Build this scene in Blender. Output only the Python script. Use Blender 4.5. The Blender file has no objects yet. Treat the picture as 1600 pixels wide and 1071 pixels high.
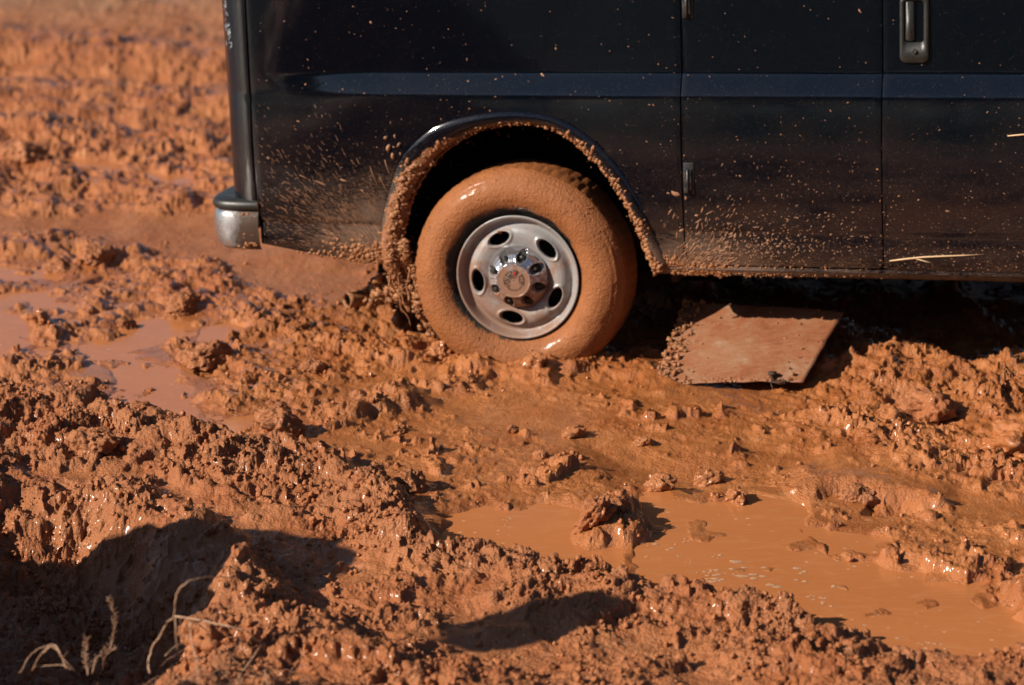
import bpy, bmesh, math, random
import numpy as np
from mathutils import Vector, Matrix, noise as mn, kdtree
random.seed(7)
RNG = np.random.default_rng(11)
S = bpy.context.scene
COL = S.collection

# ------------------------------------------------------------------ camera, sky, sun, exposure
F = 4300.0                                    # focal length in photo pixels (1600 wide)
PITCH = math.radians(14.9)
YAW = math.radians(15.9)                      # how far the van's nose is turned towards the camera
NOSE = math.radians(2.4)                      # van stands nose-up, rear wheel sunk
WZ = 0.30                                     # height of the rear wheel's centre
CAM = np.array([-0.0192, -9.4301, 2.5723])
FW = np.array([0, math.cos(PITCH), -math.sin(PITCH)]); UP = np.array([0, math.sin(PITCH), math.cos(PITCH)])

def at(u, v, z=0.0):
    """ground point seen at a photo pixel, used to survey the site"""
    d = FW + np.array([1., 0, 0]) * (u - 800) / F + UP * (535.5 - v) / F
    t = (z - CAM[2]) / d[2]
    q = CAM + d * t
    return float(q[0]), float(q[1])

cd = bpy.data.cameras.new('camera'); cam = bpy.data.objects.new('camera', cd); COL.objects.link(cam)
cam.location = CAM; cam.rotation_euler = (math.radians(90) - PITCH, 0, 0)
cd.sensor_width = 36; cd.lens = F / 1600 * 36; cd.clip_start = 0.1; cd.clip_end = 2000
cd.dof.use_dof = True; cd.dof.focus_distance = 8.3; cd.dof.aperture_fstop = 2.7
S.camera = cam

LD = np.array([1.181, 0.496, -0.74]); LD = LD / np.linalg.norm(LD)          # way the sunlight travels
ELEV = math.asin(-LD[2])
w = bpy.data.worlds.new('World'); S.world = w; w.use_nodes = True
nt = w.node_tree; nt.nodes.clear()
sky = nt.nodes.new('ShaderNodeTexSky'); sky.sky_type = 'NISHITA'; sky.sun_disc = False
sky.sun_elevation = ELEV; sky.sun_rotation = math.atan2(-LD[0], -LD[1])
sky.air_density = 1.0; sky.dust_density = 0.6; sky.ozone_density = 3.0
bg = nt.nodes.new('ShaderNodeBackground'); bg.inputs[1].default_value = 0.05
wo = nt.nodes.new('ShaderNodeOutputWorld')
nt.links.new(sky.outputs[0], bg.inputs[0]); nt.links.new(bg.outputs[0], wo.inputs[0])
sd = bpy.data.lights.new('sun', 'SUN'); sd.energy = 5.0; sd.angle = math.radians(0.53); sd.color = (1.0, 0.90, 0.76)
sun = bpy.data.objects.new('sun', sd); COL.objects.link(sun)
sun.rotation_euler = Vector(LD).to_track_quat('-Z', 'Y').to_euler(); sun.location = (-8, -9, 8)
S.view_settings.view_transform = 'Standard'; S.view_settings.look = 'None'
S.view_settings.exposure = 0.68; S.view_settings.gamma = 1
S.view_settings.use_curve_mapping = False

# ------------------------------------------------------------------ helpers
def tag(o, label=None, cat=None, group=None, kind=None):
    if label: o['label'] = label
    if cat: o['category'] = cat
    if group: o['group'] = group
    if kind: o['kind'] = kind
    return o

def link_mesh(name, me, mat=None, parent=None, smooth=True):
    o = bpy.data.objects.new(name, me); COL.objects.link(o)
    if mat: me.materials.append(mat)
    if smooth: me.polygons.foreach_set('use_smooth', [True] * len(me.polygons))
    if parent: o.parent = parent
    return o

def obj(name, bm, mat=None, parent=None, smooth=True):
    bmesh.ops.recalc_face_normals(bm, faces=bm.faces)
    me = bpy.data.meshes.new(name); bm.to_mesh(me); bm.free()
    return link_mesh(name, me, mat, parent, smooth)

def pyobj(name, vs, fs, mat=None, parent=None, smooth=True):
    me = bpy.data.meshes.new(name); me.from_pydata([tuple(map(float, v)) for v in vs], [], fs); me.update()
    return link_mesh(name, me, mat, parent, smooth)

def empty(name, loc=(0, 0, 0), rot=(0, 0, 0), parent=None):
    o = bpy.data.objects.new(name, None); COL.objects.link(o); o.location = loc; o.rotation_euler = rot
    o.empty_display_size = .1
    if parent: o.parent = parent
    return o

def box(bm, x0, x1, y0, y1, z0, z1, bev=0.0):
    r = bmesh.ops.create_cube(bm, size=1)
    for v in r['verts']:
        v.co = Vector(((x0 + x1) / 2 + v.co.x * (x1 - x0), (y0 + y1) / 2 + v.co.y * (y1 - y0), (z0 + z1) / 2 + v.co.z * (z1 - z0)))
    if bev:
        es = list({e for v in r['verts'] for e in v.link_edges})
        bmesh.ops.bevel(bm, geom=es, offset=bev, segments=3, affect='EDGES', profile=.5)

def tube(bm, pts, rad, n=8, cap=True):
    pts = [Vector(p) for p in pts]
    rad = rad if hasattr(rad, '__len__') else [rad] * len(pts)
    rings = []; prev = None
    for i, p in enumerate(pts):
        t = (pts[min(i + 1, len(pts) - 1)] - pts[max(i - 1, 0)]).normalized()
        if prev is None:
            a = t.orthogonal().normalized()
        else:
            a = (prev - t * prev.dot(t)).normalized()
        prev = a; b = t.cross(a)
        rings.append([bm.verts.new(p + (a * math.cos(k * 2 * math.pi / n) + b * math.sin(k * 2 * math.pi / n)) * rad[i]) for k in range(n)])
    for r0, r1 in zip(rings, rings[1:]):
        for k in range(n):
            bm.faces.new((r0[k], r0[(k + 1) % n], r1[(k + 1) % n], r1[k]))
    if cap:
        bm.faces.new(rings[0][::-1]); bm.faces.new(rings[-1])

def smoothpath(pts, n=6):
    """Catmull-Rom through points"""
    P = [np.array(p, float) for p in pts]; P = [2 * P[0] - P[1]] + P + [2 * P[-1] - P[-2]]
    out = []
    for i in range(1, len(P) - 2):
        a, b, c, d = P[i - 1:i + 3]
        for k in range(n):
            t = k / n
            out.append(.5 * (2 * b + (c - a) * t + (2 * a - 5 * b + 4 * c - d) * t * t + (3 * b - a - 3 * c + d) * t ** 3))
    out.append(P[-2]); return out

# --- vectorised noise
_G = RNG.random((8, 256, 256)) * 2 * math.pi
_GX, _GY = np.cos(_G).astype(np.float32), np.sin(_G).astype(np.float32)
def perlin(x, y, s=0):
    ix = np.floor(x).astype(np.int32); iy = np.floor(y).astype(np.int32)
    fx = (x - ix).astype(np.float32); fy = (y - iy).astype(np.float32)
    gx, gy = _GX[s % 8], _GY[s % 8]; off = (s * 37) & 255
    def g(a, b):
        i = (ix + a + off) & 255; j = (iy + b) & 255
        return gx[i, j] * (fx - a) + gy[i, j] * (fy - b)
    u = fx * fx * fx * (fx * (fx * 6 - 15) + 10); v = fy * fy * fy * (fy * (fy * 6 - 15) + 10)
    a = g(0, 0); b = g(1, 0); c = g(0, 1); d = g(1, 1)
    return (a + u * (b - a)) * (1 - v) + (c + u * (d - c)) * v
def fbm(x, y, s=0, o=4, gain=.5):
    r = 0; a = 1
    for k in range(o):
        r = r + a * perlin(x * 2 ** k, y * 2 ** k, s + k); a *= gain
    return r
_RT = RNG.random((6, 256, 256)).astype(np.float32)
def clods(x, y, cell, p, s=0, rmin=.25, rmax=.62, pw=.5):
    """heaps of rounded lumps: height of the tallest hemisphere over each point, in metres"""
    X = x / cell; Y = y / cell
    ix = np.floor(X).astype(np.int32); iy = np.floor(Y).astype(np.int32)
    H = np.zeros(X.shape, np.float32); so = s * 53
    for a in (-1, 0, 1):
        for b in (-1, 0, 1):
            i = (ix + a + so) & 255; j = (iy + b + so * 3) & 255
            cx = ix + a + _RT[0][i, j]; cy = iy + b + _RT[1][i, j]
            r = rmin + (rmax - rmin) * _RT[2][i, j] ** 1.6
            ex = (_RT[3][i, j] < p)
            th = _RT[4][i, j] * 3.14; el = .7 + .6 * _RT[5][i, j]
            dx = X - cx; dy = Y - cy
            ct = np.cos(th); st = np.sin(th)
            q = ((dx * ct + dy * st) * el) ** 2 + ((-dx * st + dy * ct) / el) ** 2
            h = r * np.maximum(0, 1 - q / (r * r)) ** pw * ex * (.6 + .7 * _RT[4][i, j])
            H = np.maximum(H, h)
    return H * cell
_g3 = RNG.normal(size=(64, 64, 64, 3)).astype(np.float32); _g3 /= np.linalg.norm(_g3, axis=-1, keepdims=True)
def perlin3(p, f, o=0):
    q = p * f + o * 7.31; i = np.floor(q).astype(np.int32); r = (q - i).astype(np.float32)
    w = r * r * r * (r * (r * 6 - 15) + 10); out = 0
    for a in (0, 1):
        for b in (0, 1):
            for c in (0, 1):
                g = _g3[(i[:, 0] + a) & 63, (i[:, 1] + b) & 63, (i[:, 2] + c) & 63]
                d = g[:, 0] * (r[:, 0] - a) + g[:, 1] * (r[:, 1] - b) + g[:, 2] * (r[:, 2] - c)
                out = out + d * (w[:, 0] if a else 1 - w[:, 0]) * (w[:, 1] if b else 1 - w[:, 1]) * (w[:, 2] if c else 1 - w[:, 2])
    return out
def sstep(a, b, x):
    t = np.clip((x - a) / (b - a), 0, 1); return t * t * (3 - 2 * t)

# ------------------------------------------------------------------ terrain survey maps (world grid, 4 cm)
GX0, GY0, GS = -9.0, -6.0, 0.025
gx = np.arange(GX0, 9.0, GS); gy = np.arange(GY0, 24.0, GS)
MX, MY = np.meshgrid(gx, gy)
wx = MX + .16 * perlin(MX * 2.2, MY * 1.6, 1) + .09 * perlin(MX * 6, MY * 5, 2) + .03 * perlin(MX * 15, MY * 13, 5)
wy = MY + .22 * perlin(MX * 2.0, MY * 1.6, 3) + .13 * perlin(MX * 6, MY * 5, 4) + .05 * perlin(MX * 15, MY * 13, 6)
def dist_line(pts):
    D = np.full(MX.shape, 1e9); 
    for a, b in zip(pts, pts[1:]):
        ax, ay = a; bx, by = b; L = (bx - ax) ** 2 + (by - ay) ** 2 + 1e-9
        t = np.clip(((wx - ax) * (bx - ax) + (wy - ay) * (by - ay)) / L, 0, 1)
        D = np.minimum(D, np.hypot(wx - ax - t * (bx - ax), wy - ay - t * (by - ay)))
    return D
def poly(pts):
    """soft mask of a polygon: signed distance, + inside"""
    P = [at(*p) for p in pts]; D = dist_line(P + [P[0]]); ins = np.zeros(MX.shape, bool)
    for (ax, ay), (bx, by) in zip(P, P[1:] + P[:1]):
        if ay == by: continue
        c = ((ay > wy) != (by > wy)) & (wx < (bx - ax) * (wy - ay) / (by - ay) + ax)
        ins ^= c
    return np.where(ins, D, -D)
HM = np.zeros(MX.shape); RG = np.full(MX.shape, .34); DRY = np.zeros(MX.shape)
def stroke(pts, wd, h, rough=None, dry=None, z=0.0):
    global HM, RG, DRY
    g = np.exp(-(dist_line([at(*p, z) for p in pts]) / wd) ** 2)
    HM = HM + g * h * (.42 if h > 0 else .8)
    if rough is not None: RG = RG + (rough - RG) * np.clip(g * 1.5, 0, 1)
    if dry is not None: DRY = DRY + (dry - DRY) * np.clip(g * 1.5, 0, 1)
def area(pts, wd, h=0, rough=None, dry=None):
    global HM, RG, DRY
    m = sstep(-wd, wd, poly(pts)); HM = HM + m * h
    if rough is not None: RG = RG + (rough - RG) * m
    if dry is not None: DRY = DRY + (dry - DRY) * m
# far field
area([(-900, -60), (2500, -60), (2500, 330), (-900, 330)], .5, .04, .75, .3)
area([(-900, -200), (2500, -200), (2500, 50), (-900, 95)], .6, .10, .30, .8)
vy = MX * math.sin(YAW) + MY * math.cos(YAW)        # distance across the ruts
far = sstep(2.2, 3.2, vy)
HM += far * .06 * np.sin(vy * 4.6 + .8 * perlin(MX * .5, MY * .5, 5)) * sstep(12, 6, vy)
# smooth rut wall behind the bumper, and under the van
stroke([(-300, 205), (0, 250), (200, 290), (420, 340), (640, 370), (1100, 380)], .55, .17, None, .1)
area([(-300, 325), (0, 368), (180, 402), (330, 432), (440, 468), (560, 500), (640, 480), (560, 390), (330, 352), (100, 345), (-300, 305)], .10, 0, .05, .8)
area([(620, 430), (980, 500), (1600, 525), (2500, 530), (2500, 300), (620, 300)], .15, .02, .22, 1.0)
stroke([(1080, 480), (1300, 480), (1600, 500), (2400, 560)], .26, .14, None, None)
stroke([(1000, 575), (1040, 600)], .07, .07, .4, .1)
# plain wet mud
area([(560, 560), (1250, 575), (1330, 700), (1250, 790), (1100, 800), (900, 800), (740, 800), (640, 700), (560, 640)], .15, -.01, .17, .0)
area([(1000, 560), (1280, 600), (1200, 640), (1000, 620)], .08, 0, .08, 0)
area([(560, 590), (650, 600), (640, 640), (540, 640)], .06, .02, .06, .1)
area([(960, 700), (1120, 690), (1240, 700), (1290, 790), (1420, 800), (1460, 770), (1650, 790), (1700, 1000), (1500, 1000), (1360, 985), (1100, 900), (930, 870), (960, 800)], .16, -.022, .12, .05)
# left side
stroke([(-100, 385), (100, 385), (190, 402), (330, 460), (450, 510), (620, 560)], .13, .07, .62, .1)
stroke([(60, 545), (150, 508), (250, 480), (330, 470)], .07, .05, .6, .1)
stroke([(-100, 450), (60, 452), (200, 450)], .05, .03, .4, 0)
stroke([(-100, 585), (60, 580), (150, 572)], .06, .04, .55, .1)
stroke([(250, 545), (330, 555), (430, 600), (560, 620)], .10, .06, .55, .0)
area([(-200, 600), (60, 600), (180, 620), (300, 680), (420, 720), (600, 760), (640, 800), (400, 900), (-200, 800)], .12, .01, .72, .7)
stroke([(-100, 625), (150, 670), (290, 690), (390, 730)], .22, .06, .85, .7)
stroke([(420, 650), (480, 640), (620, 630), (700, 600)], .08, .05, .6, .2)
# long crumbly ridge in front
stroke([(330, 700), (480, 740), (600, 785), (700, 840), (850, 885), (1000, 905), (1200, 955), (1350, 1005), (1650, 1080), (2300, 1200)], .15, .09, .85, .85)
stroke([(600, 830), (800, 930), (1100, 1000), (1400, 1090)], .10, .03, .8, .8)
stroke([(900, 815), (950, 815)], .13, .07, .9, .5)
stroke([(850, 800), (760, 820)], .05, -.04, .1, 0)
stroke([(1100, 770), (1190, 772)], .05, .04, .7, .1)
# rut floor and the near lip
stroke([(330, 850), (480, 900), (700, 965), (1000, 1030), (1250, 1120)], .16, -.035, .25, .5)
stroke([(330, 900), (460, 965), (640, 1020), (760, 1080), (900, 1160)], .16, .10, .95, .6, 0.05)
stroke([(340, 905), (350, 1000), (380, 1090)], .10, .08, .9, .6, 0.05)
# ditch in the near left corner
area([(-500, 800), (0, 800), (140, 830), (280, 905), (300, 1060), (250, 1120), (-500, 1120)], .13, -.20, .85, .6)
# near verge
area([(-900, 1062), (2500, 1062), (2500, 1400), (-900, 1400)], .14, .02, .5, .8)
area([(-900, 1050), (180, 1053), (330, 1075), (330, 1400), (-900, 1400)], .07, .08, .3, .8)
# right bank
stroke([(1290, 545), (1400, 590), (1500, 600), (1700, 610), (2400, 660)], .26, .12, .85, .25)
stroke([(1330, 640), (1420, 690), (1520, 740), (1700, 790), (2300, 900)], .13, .07, .9, .1)
stroke([(1000, 560), (900, 575), (800, 572), (720, 560), (640, 550)], .12, .045, .6, .0)
area([(1200, 715), (1330, 720), (1440, 745), (1380, 785), (1230, 770)], .12, .03, .10, .5)
area([(1440, 760), (1640, 790), (1640, 860), (1430, 860)], .10, .01, .16, .0)
stroke([(1320, 775), (1390, 782)], .05, -.07, .3, 0)
stroke([(1290, 800), (1265, 830), (1330, 862)], .035, .035, .1, 0)
stroke([(1300, 825), (1340, 850)], .035, -.07, .05, 0)
stroke([(1360, 830), (1410, 850)], .08, .06, .35, 0)
stroke([(1470, 875), (1640, 885)], .035, .03, .8, .2)
stroke([(1570, 900), (1620, 960), (1700, 1000)], .10, .10, .8, .1)
stroke([(1380, 965), (1420, 990), (1480, 985), (1540, 1005)], .035, .05, .7, .1)
stroke([(1095, 905), (1110, 885), (1200, 878), (1260, 890), (1312, 912)], .03, .065, .22, 0)
stroke([(1150, 903), (1280, 940), (1335, 942)], .018, .045, .5, 0)
# smeared, slick tracks running down to the right between the crumbly ridges
stroke([(190, 600), (300, 660), (400, 685), (560, 735), (720, 795), (880, 850)], .085, -.020, .05, .0)
stroke([(560, 600), (700, 620), (850, 650), (1000, 715), (1180, 770)], .12, -.018, .05, .0)
stroke([(430, 700), (520, 680), (620, 690)], .08, -.005, .06, .0)
stroke([(60, 745), (200, 755), (330, 790), (480, 850), (640, 890)], .085, -.03, .12, .35)
stroke([(700, 965), (1000, 1030), (1250, 1110)], .13, .0, .14, .55)
stroke([(1180, 690), (1340, 735), (1500, 775), (1700, 800)], .07, -.015, .06, .0)
stroke([(350, 560), (480, 590), (600, 585)], .05, -.01, .08, .0)
# puddle beds
BEDS = [
    # (outline, water level, how deep)
    ([(905, 860), (960, 815), (1010, 790), (1100, 800), (1150, 775), (1245, 780), (1275, 835), (1330, 880), (1440, 885), (1560, 895), (1600, 960), (1700, 1010), (1680, 1060), (1500, 1010), (1360, 985), (1200, 930), (1080, 902), (960, 880)], -.026, .035),
    ([(725, 795), (800, 790), (890, 790), (880, 850), (880, 878), (800, 860), (740, 825)], -.026, .035),
    ([(1440, 985), (1520, 990), (1640, 1020), (1640, 1060), (1560, 1040), (1450, 1010)], -.026, .04),
    ([(-200, 500), (50, 498), (65, 520), (45, 565), (-200, 562)], .0, .04),
    ([(-200, 412), (50, 418), (75, 436), (-200, 440)], .0, .035),
    ([(-200, 462), (110, 466), (170, 488), (60, 478), (-200, 474)], .0, .035),
    ([(150, 528), (215, 505), (300, 505), (375, 503), (360, 528), (240, 545), (170, 548)], .0, .04),
    ([(150, 565), (210, 590), (270, 640), (330, 655), (400, 650), (385, 676), (310, 672), (210, 615)], .0, .045),
    ([(95, 272), (170, 274), (290, 300), (300, 320), (200, 300), (110, 290)], .06, .06),
]
WATER = np.full(MX.shape, -9.0); SHORE = np.full(MX.shape, -9.0); BID = np.zeros(MX.shape, int)
BEDD = []
for pts, lev, dep in BEDS:
    sdv = poly(pts); m = sstep(-.10, .09, sdv)
    HM = HM * (1 - m) + (lev - dep * np.clip(.62 + 1.9 * perlin(MX * 5.5, MY * 3.6, 6) + 1.1 * perlin(MX * 14, MY * 11, 7), -.12, 1.3)) * m
    RG = RG + (.05 - RG) * m; DRY = DRY * (1 - m)
    new = (sdv > SHORE); WATER = np.where(new, lev, WATER); SHORE = np.where(new, sdv, SHORE); BID = np.where(new, np.where(sdv > -.17, len(BEDD) + 1, 0), BID)
    BEDD.append((pts, lev))
# wheel hole: ground falls away behind the tyre and piles up in front of it
stroke([(640, 500), (760, 480), (900, 480)], .17, -.12, .5, .1)
RG = np.clip(RG, 0, 1); DRY = np.clip(DRY, 0, 1)

def samp(M, x, y):
    fx = np.clip((x - GX0) / GS, 0, M.shape[1] - 1.001); fy = np.clip((y - GY0) / GS, 0, M.shape[0] - 1.001)
    i = fx.astype(np.int32); j = fy.astype(np.int32); a = fx - i; b = fy - j
    return (M[j, i] * (1 - a) + M[j, i + 1] * a) * (1 - b) + (M[j + 1, i] * (1 - a) + M[j + 1, i + 1] * a) * b

def ground(x, y):
    """height, roughness, dryness, wetness of the terrain"""
    x = np.asarray(x, float); y = np.asarray(y, float)
    base = samp(HM, x, y); rg = samp(RG, x, y); dry = samp(DRY, x, y); wat = samp(WATER, x, y)
    dist = np.hypot(x, y + 2)
    fade = sstep(20, 9, dist)
    rg = rg * fade + .25 * (1 - fade)
    big = fbm(x * 2.6, y * 2.3, 6, 3)
    patch = np.clip(.5 + 1.1 * perlin(x * 3.1 + 9, y * 2.7, 2) + .5 * perlin(x * 8, y * 7, 4), 0, 1)
    r2 = rg * (.12 + .95 * patch)
    h = base + big * (.010 + .020 * rg) * fade
    # warp so that lumps are not round
    ux = x + .030 * perlin(x * 11, y * 11, 3) + .010 * perlin(x * 37, y * 37, 5) + .004 * perlin(x * 95, y * 95, 6)
    uy = y + .030 * perlin(x * 11, y * 11, 4) + .010 * perlin(x * 37, y * 37, 6) + .004 * perlin(x * 95, y * 95, 7)
    c1 = clods(ux, uy, .23, .42, 1, .12, .42, .55)
    c2 = clods(ux, uy, .105, .6, 2, .15, .5, .6)
    c3 = clods(ux, uy, .050, .7, 3, .2, .6, .6)
    c4 = clods(ux, uy, .024, .8, 4, .25, .65, .6)
    c5 = clods(ux, uy, .0125, .8, 5, .25, .65, .6)
    k = np.clip(r2 * 1.5 - .15, 0, 1.2)
    h = h + k * (.12 * c1 + .16 * c2 + .15 * c3) + np.clip(r2 * 1.6, 0, 1.2) * (.10 * c4) * np.clip(.25 + c3 * 30 + dry * .5, 0, 1)
    # steep-sided clumps and the pits between them
    qx = x + .05 * perlin(x * 5, y * 5, 7) + .012 * perlin(x * 30, y * 30, 6); qy = y + .05 * perlin(x * 5 + 4, y * 5, 7) + .012 * perlin(x * 30, y * 30 + 9, 6)
    s1 = fbm(qx * 4.6, qy * 4.0, 4, 4, .5); s2 = fbm(qx * 9 + 31, qy * 8 + 7, 1, 3, .45); s3 = fbm(qx * 18 + 3, qy * 16 + 57, 2, 2, .45)
    kk = np.clip(rg * 1.25, 0, 1)
    clump = .019 * sstep(.06, .14, s1) + .017 * sstep(.27, .35, s1) + .011 * sstep(.18, .28, s2) - .026 * sstep(-.20, -.34, s1) - .016 * sstep(-.22, -.38, s2) + .006 * sstep(.2, .4, s3) - .006 * sstep(-.2, -.4, s3)
    calmz = sstep(.06, .16, rg) * np.clip(1.3 - rg * 2.2, 0, 1)
    spr = .017 * sstep(.36, .50, s2) + .005 * sstep(.40, .52, s3) + .026 * sstep(.36, .47, s1)
    farz = sstep(3.0, 5.0, y)
    al = x * math.cos(YAW) - y * math.sin(YAW); ac = x * math.sin(YAW) + y * math.cos(YAW)
    h = h + farz * fade * .045 * fbm(al * .55, ac * 2.4, 3, 3)
    h = h + (kk * clump * (.95 - .3 * farz) + calmz * spr) * fade
    r2 = np.clip(r2 + calmz * .35 * sstep(.34, .44, np.maximum(s2, s1)), 0, 1.2)
    # sunk cracks and holes between lumps
    hole = clods(ux + 3.3, uy + 1.7, .15, .38, 5, .12, .38, .8)
    h = h - k * .8 * hole
    # scattered splats standing in the smooth parts
    sp = clods(ux + 7, uy + 2, .13, .33, 6, .06, .24, .6) * np.clip(1.2 - rg * 2, 0, 1) * sstep(.06, .16, rg)
    sp2 = clods(ux + 1, uy + 5, .055, .30, 7, .1, .34, .6) * np.clip(1.2 - rg * 2, 0, 1) * sstep(.05, .16, rg)
    h = h + .8 * sp + .5 * sp2 * sstep(.35, .7, patch)
    # slow flow wrinkles + fine grain
    h = h + .0022 * perlin(ux * 26, uy * 15, 1) + (.0008 + .0035 * r2) * fbm(x * 60, y * 60, 2, 3, .6) * fade
    sh = samp(SHORE, x, y); h = np.maximum(h, np.where(sh > -.4, wat - .02 + np.clip((-sh - .02) * .28, -.1, .026) - np.clip((-sh - .18) * 1.2, 0, .3), -9))
    wet = np.clip(1.05 - dry * 1.05 - np.maximum(0, h - base - .03) * 2.5, 0, 1)
    wet = np.maximum(wet, sstep(.018, .004, h - wat) * (sh > -.2))
    return h, r2, dry, wet

# ------------------------------------------------------------------ materials
def mat(name):
    m = bpy.data.materials.new(name); m.use_nodes = True
    n = m.node_tree; b = n.nodes['Principled BSDF']; return m, n, b
def nd(n, t, **k):
    o = n.nodes.new(t)
    for a, v in k.items():
        if a in o.inputs.keys(): o.inputs[a].default_value = v
        else: setattr(o, a, v)
    return o
def noise_n(n, scale, detail=4, rough=.55, coord=None, dist=0):
    t = n.nodes.new('ShaderNodeTexNoise'); t.inputs['Scale'].default_value = scale
    t.inputs['Detail'].default_value = detail; t.inputs['Roughness'].default_value = rough; t.inputs['Distortion'].default_value = dist
    if coord: n.links.new(coord, t.inputs['Vector'])
    return t
def ramp(n, src, stops, interp='LINEAR'):
    r = n.nodes.new('ShaderNodeValToRGB'); r.color_ramp.interpolation = interp
    e = r.color_ramp.elements
    while len(e) < len(stops): e.new(.5)
    for el, (p, c) in zip(e, stops):
        el.position = p; el.color = c if len(c) == 4 else (*c, 1)
    n.links.new(src, r.inputs[0]); return r
def mixc(n, fac, a, b, blend='MIX'):
    m = n.nodes.new('ShaderNodeMix'); m.data_type = 'RGBA'; m.blend_type = blend
    for s, i in ((fac, 0), (a, 6), (b, 7)):
        if isinstance(s, (int, float)): m.inputs[i].default_value = s
        elif isinstance(s, tuple): m.inputs[i].default_value = (*s, 1)
        else: n.links.new(s, m.inputs[i])
    return m.outputs[2]
def mth(n, op, a, b=0.0, c=None, clamp=False):
    m = n.nodes.new('ShaderNodeMath'); m.operation = op; m.use_clamp = clamp
    for i, s in enumerate((a, b) if c is None else (a, b, c)):
        if isinstance(s, (int, float)): m.inputs[i].default_value = s
        else: n.links.new(s, m.inputs[i])
    return m.outputs[0]
def bump(n, b, h, strength=.5, dist=.01, prev=None):
    k = n.nodes.new('ShaderNodeBump'); k.inputs['Strength'].default_value = strength; k.inputs['Distance'].default_value = dist
    n.links.new(h, k.inputs['Height'])
    if prev: n.links.new(prev, k.inputs['Normal'])
    if b: n.links.new(k.outputs[0], b.inputs['Normal'])
    return k.outputs[0]

C_WET = (.345, .115, .031); C_WET2 = (.41, .150, .047)
C_DRY = (.245, .083, .029); C_DRY2 = (.33, .128, .053); C_RED = (.27, .076, .018)
def make_mud(name, attr=True, wet=.8, sc=1.0):
    m, n, b = mat(name)
    tc = n.nodes.new('ShaderNodeTexCoord').outputs['Object']
    if attr:
        a = n.nodes.new('ShaderNodeAttribute'); a.attribute_name = 'mudmap'
        sp = n.nodes.new('ShaderNodeSeparateColor'); n.links.new(a.outputs['Color'], sp.inputs[0])
        wetv, dryv, farv = sp.outputs[0], sp.outputs[1], sp.outputs[2]
    else:
        v = n.nodes.new('ShaderNodeValue'); v.outputs[0].default_value = wet; wetv = v.outputs[0]
        d = n.nodes.new('ShaderNodeValue'); d.outputs[0].default_value = 1 - wet; dryv = d.outputs[0]; farv = None
    n1 = noise_n(n, 3.5 * sc, 5, .6, tc).outputs[0]; n2 = noise_n(n, 26 * sc, 4, .6, tc).outputs[0]; n3 = noise_n(n, 190 * sc, 3, .7, tc).outputs[0]
    cw = mixc(n, ramp(n, n2, [(.35, (0, 0, 0)), (.7, (1, 1, 1))]).outputs[0], C_WET, C_WET2)
    cdr = mixc(n, ramp(n, n3, [(.3, (0, 0, 0)), (.7, (1, 1, 1))]).outputs[0], C_DRY, C_DRY2)
    c = mixc(n, dryv, cw, cdr)
    c = mixc(n, mth(n, 'MULTIPLY', ramp(n, n1, [(.44, (0, 0, 0)), (.64, (1, 1, 1))]).outputs[0], .7), c, C_RED)
    # dried pale crust in flecks
    c = mixc(n, mth(n, 'MULTIPLY', ramp(n, n2, [(.60, (0, 0, 0)), (.75, (1, 1, 1))]).outputs[0], .38), c, (.48, .255, .145))
    if farv:
        gcol = mixc(n, ramp(n, noise_n(n, 1.6, 6, .7, tc).outputs[0], [(.35, (0, 0, 0)), (.65, (1, 1, 1))]).outputs[0], (.16, .085, .045), (.26, .165, .105))
        c = mixc(n, farv, c, gcol)
        c = mixc(n, mth(n, 'MINIMUM', a.outputs['Alpha'], 1.0), c, (.035, .038, .016))  # unseen ground behind the camera and far out, darkened to dim the van's reflections
    n.links.new(c, b.inputs['Base Color'])
    n.links.new(mth(n, 'MULTIPLY', wetv, .6, clamp=True), b.inputs['Coat Weight']); b.inputs['Coat Roughness'].default_value = .13; b.inputs['Coat IOR'].default_value = 1.4
    r = mth(n, 'MULTIPLY_ADD', wetv, -.42, .76)
    r = mth(n, 'ADD', r, mth(n, 'MULTIPLY_ADD', n2, .36, -.18), clamp=True)
    n.links.new(r, b.inputs['Roughness'])
    b.inputs['IOR'].default_value = 1.38
    vo = n.nodes.new('ShaderNodeTexVoronoi'); vo.inputs['Scale'].default_value = 130 * sc; vo.feature = 'SMOOTH_F1'; n.links.new(tc, vo.inputs['Vector'])
    nf = noise_n(n, 120 * sc, 5, .65, tc).outputs[0]
    p = bump(n, None, nf, .9, .009 if sc > .02 else .0015)
    amt = mth(n, 'MULTIPLY_ADD', dryv, .5, .15)
    hh = mth(n, 'MULTIPLY', vo.outputs[0], mth(n, 'MULTIPLY', amt, -1.0))
    bump(n, b, hh, .8, .009 if sc > .02 else .0015, p)
    return m
M_MUD = make_mud('mud')
M_CLODWET = make_mud('wet_clod_mud', False, .75)
M_CLODDRY = make_mud('dry_clod_mud', False, .15)
M_CLW = make_mud('wet_lump_mud', False, .75, .05); M_CLD = make_mud('dry_lump_mud', False, .15, .05)
M_CRW = make_mud('wet_crumb_mud', False, .75, .012); M_CRD = make_mud('dry_crumb_mud', False, .15, .012)

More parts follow.
